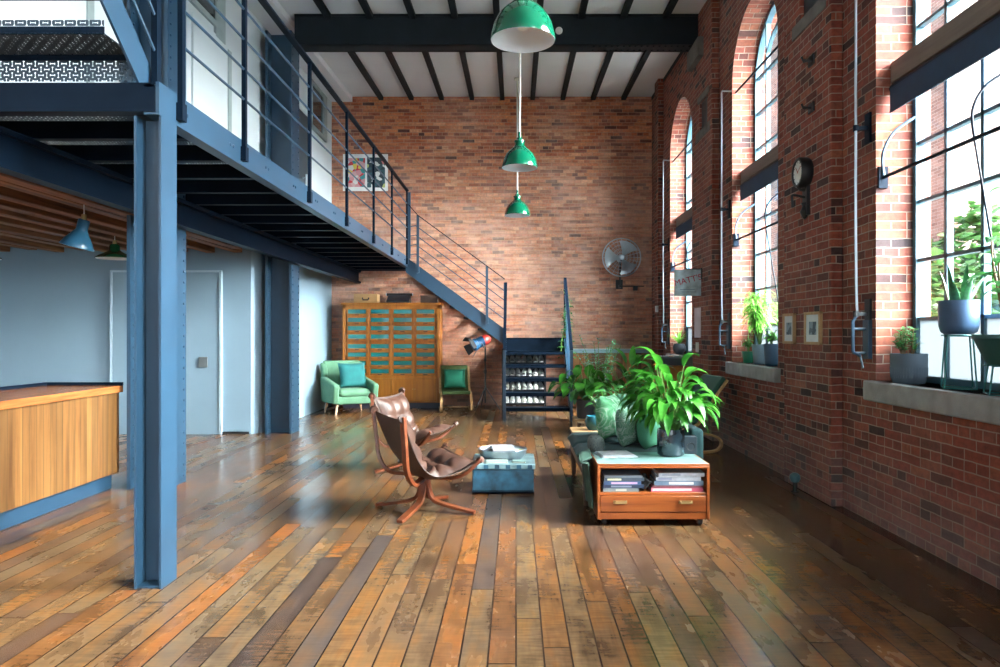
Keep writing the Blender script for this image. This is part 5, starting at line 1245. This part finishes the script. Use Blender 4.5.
for k in range(4):
    m = Matrix.Rotation(k*PI/2+.4,3,'Z'); pts = [q@(m@Vector(v))+c-ax*.10 for v in ((-.07,.10,.21),(.07,.10,.21),(.09,.16,.30),(-.09,.16,.30))]
    b.add(pts+[p+ax*.003+Vector((0,0,.002)) for p in pts],[(0,1,2,3),(7,6,5,4),(0,4,5,1),(1,5,6,2),(2,6,7,3),(3,7,4,0)])
b.build('barn_doors', M['black'], t, smooth=False)
MB().tube([(0,0,1.0),(0,.09,1.02),(-.04,.1,1.1)],.008,6).tube([(0,0,1.0),(-.02,-.11,1.03),(-.06,-.11,1.1)],.008,6).build('yoke', M['black'], t)

# ------------------------------------------------------------------ shoe rack behind the open steps
t = thing('shoe_rack', 'dark shelf rack of pale shoes standing behind the open stair steps', 'rack', (.13,11.85,0))
sh_z = [.12,.34,.56,.78]
MB().box(-.36,-.34,-.16,.16,0,1.0).build('side_panel', M['black'], t, smooth=False); MB().box(.34,.36,-.16,.16,0,1.0).build('side_panel', M['black'], t, smooth=False)
MB().box(-.34,.34,.14,.16,.05,1.0).build('back_panel', M['black'], t, smooth=False)
for z in sh_z: MB().box(-.34,.34,-.16,.14,z-.015,z).build('shelf', M['black'], t, smooth=False)
def shoe():
    t = thing('shoe', 'x', 'shoe', (0,0,0))
    def up(u, v):
        y = lerp(.12,-.135,u); a = PI*v; w = .038+.008*math.sin(PI*u*.9)-.02*max(0,u-.8)*5*.5
        hgt = lerp(.095,.045,min(1,u*1.5)) if u < .67 else .045-.02*((u-.67)/.33)
        return (w*math.cos(a),y,.02+hgt*math.sin(a)**.7)
    MB().sheet(up,12,10).build('upper', MSH[0], t, ang=80)
    MB().prism([(-.034,.12),(.034,.12),(.038,.05),(.04,-.06),(.03,-.125),(0,-.142),(-.03,-.125),(-.04,-.06),(-.038,.05)],'z',0,.022).build('sole', MSH[1], t)
    l = MB()
    for k in range(4): l.tube([(-.02,-.01-.022*k,.083-.012*k),(.02,-.01-.022*k,.083-.012*k)],.003,5)
    l.build('laces', MSH[1], t); return t
MSH = [paint('pale shoe canvas',(.62,.64,.6),.7,var=.3,scale=12), paint('white rubber',(.75,.76,.74),.5)]
s0 = None
shelf_n = ['lowest','second lowest','second highest','highest']
for r_, z in enumerate(sh_z):
    lab = 'pale shoe in the row on the %s shelf of the rack behind the steps' % shelf_n[r_]; g = 'shoes on the %s rack shelf' % shelf_n[r_]
    for k in range(7):
        loc = (.13-.285+.095*k,11.85-.015,z); rz = rnd.uniform(-.12,.12)
        if s0 is None: s0 = shoe(); s0.location = loc; s0.rotation_euler = (0,0,rz); s0['label'] = lab; s0['group'] = g
        else: dup(s0, loc, rz, lab, g)

# ------------------------------------------------------------------ panelled boxing along the far wall, little cabinet by the windows
t = thing('panelled_boxing', 'low wood-panelled boxing with a blue-grey ledge along the far brick wall', 'panelling', (1.6,12.35,0))
MB().box(.95,2.22,12.22,12.495,0,.92).build('wood_panel', wood('red brown upright planks',[(.16,.05,.02),(.34,.12,.04),(.48,.2,.07)],'z',.8,.5,.105,'x',.35), t, world=True, smooth=False)
MB().box(.85,2.25,12.17,12.495,.92,.985).build('ledge', paint('blue grey ledge paint',(.25,.35,.42),.5), t, world=True, bevel=.005)
t = thing('side_cabinet', 'small tan wooden cabinet against the brick wall under the farthest window', 'cabinet', (2.08,9.7,0))
MB().box(-.17,.17,-.3,.3,.08,.80).build('body', Mhab, t, bevel=.005)
for y0, y1 in ((-.29,-.005),(.005,.29)):
    d = MB().box(-.185,-.17,y0,y1,.1,.78).build('door', Mhab, t, bevel=.003); MB().lathe([(0,0),(.012,0),(.012,.02),(0,.02)],(-.185,y1-.04 if y0 < -.1 else y0+.04,.45),10,Matrix.Rotation(R(-90),3,'Y')).build('knob', Mbrass, d)
MB().box(-.185,.18,-.31,.31,.80,.825).build('top', Mhab, t, bevel=.004)
for x in (-.15,.15):
    for y in (-.27,.27): MB().tube([(x,y,.08),(x,y,0)],[.02,.015],8).build('leg', Mdkwood, t)
t = thing('record_player', 'dark box with a grey top standing on the tan wooden cabinet', 'record player', (2.08,9.62,.825))
MB().box(-.15,.15,-.2,.2,.01,.10).build('case', paint('charcoal case',(.04,.05,.06),.4), t, bevel=.006)
MB().box(-.15,.15,-.2,.2,.10,.125).build('lid', paint('smoky lid',(.2,.24,.27),.15), t, bevel=.006)
MB().lathe([(.015,0),(.015,.01)],(-.12,-.17,0),8).lathe([(.015,0),(.015,.01)],(.12,-.17,0),8).lathe([(.015,0),(.015,.01)],(-.12,.17,0),8).lathe([(.015,0),(.015,.01)],(.12,.17,0),8).build('feet', M['black'], t)

# ------------------------------------------------------------------ camera, sky and daylight
cam = bpy.data.cameras.new('camera'); co = bpy.data.objects.new('camera', cam); COL.objects.link(co)
co.location = (0,0,1.25); co.rotation_euler = (R(90),0,0); cam.sensor_width = 36; cam.lens = 25.92; cam.shift_x = -.016; cam.clip_start = .05
SC.camera = co
w = bpy.data.worlds.new('overcast sky'); SC.world = w; w.use_nodes = True
nt = w.node_tree; bg = nt.nodes['Background']
tc = N(nt,'ShaderNodeTexCoord'); sp = N(nt,'ShaderNodeSeparateXYZ'); nt.links.new(tc.outputs['Generated'], sp.inputs[0])
r = ramp(nt,[(.0,(.45,.5,.55)),(.5,(.80,.92,1.0)),(1,(.72,.88,1.0))]); mr = math_(nt,'MULTIPLY_ADD',sp.outputs[2],.5,.5); nt.links.new(mr, r.inputs[0])
nt.links.new(r.outputs[0], bg.inputs[0]); bg.inputs[1].default_value = SKY
def area(name, loc, size, rot, power, col=(1,1,1), portal=False):
    l = bpy.data.lights.new(name,'AREA'); l.shape = 'RECTANGLE'; l.size, l.size_y = size; l.energy = power; l.color = col
    o = bpy.data.objects.new(name, l); COL.objects.link(o); o.location = loc; o.rotation_euler = rot
    if portal: l.cycles.is_portal = True
    return o
for i, y in enumerate(WIN_Y):
    area('window_portal', (2.70,y-WW/2,2.78), (3.68,WW), (0,R(90),0), 0, portal=True)
# fill lamps added at the unseen back windows to boost their daylight
area('front_fill', (-1.5,ROOM_Y0-.05,2.65), (1.8,3.5), (R(90),0,0), FRONT, (.86,.94,1))
area('front_fill', (1.0,ROOM_Y0-.05,2.65), (1.8,3.5), (R(90),0,0), FRONT, (.86,.94,1))
area('kitchen_fill', (-5.6,ROOM_Y0-.05,1.55), (2.6,1.3), (R(90),0,0), KITCH, (.7,.86,1))
sun = bpy.data.lights.new('hazy_sun','SUN'); sun.energy = SUN; sun.angle = R(55); sun.color = (1,.96,.9)
so = bpy.data.objects.new('hazy_sun', sun); COL.objects.link(so); so.rotation_euler = Vector((-.86,.16,-.46)).to_track_quat('-Z','Y').to_euler()
s2 = bpy.data.lights.new('fill_sun','SUN'); s2.energy = SUN2; s2.angle = R(80); s2.color = (.92,.97,1)  # second sun, added as fill towards the far wall
so = bpy.data.objects.new('fill_sun', s2); COL.objects.link(so); so.rotation_euler = Vector((-.62,.62,-.48)).to_track_quat('-Z','Y').to_euler()
for i, y in enumerate(WIN_Y):
    if SIDE: area('side_daylight', (2.685,y-WW/2,2.6), (3.3,WW*.95), (0,R(90),0), SIDE, (.86,.94,1))
vs = SC.view_settings; SC.display_settings.display_device = 'sRGB'
vs.view_transform = 'Standard'; vs.look = 'None'; vs.gamma = 1; vs.use_curve_mapping = False; vs.exposure = EXPO
cy_ = SC.cycles; cy_.use_denoising = True; cy_.max_bounces = 8; cy_.diffuse_bounces = 5; cy_.glossy_bounces = 3; cy_.transparent_max_bounces = 16; cy_.transmission_bounces = 4
cy_.caustics_reflective = False; cy_.caustics_refractive = False; cy_.sample_clamp_indirect = 5
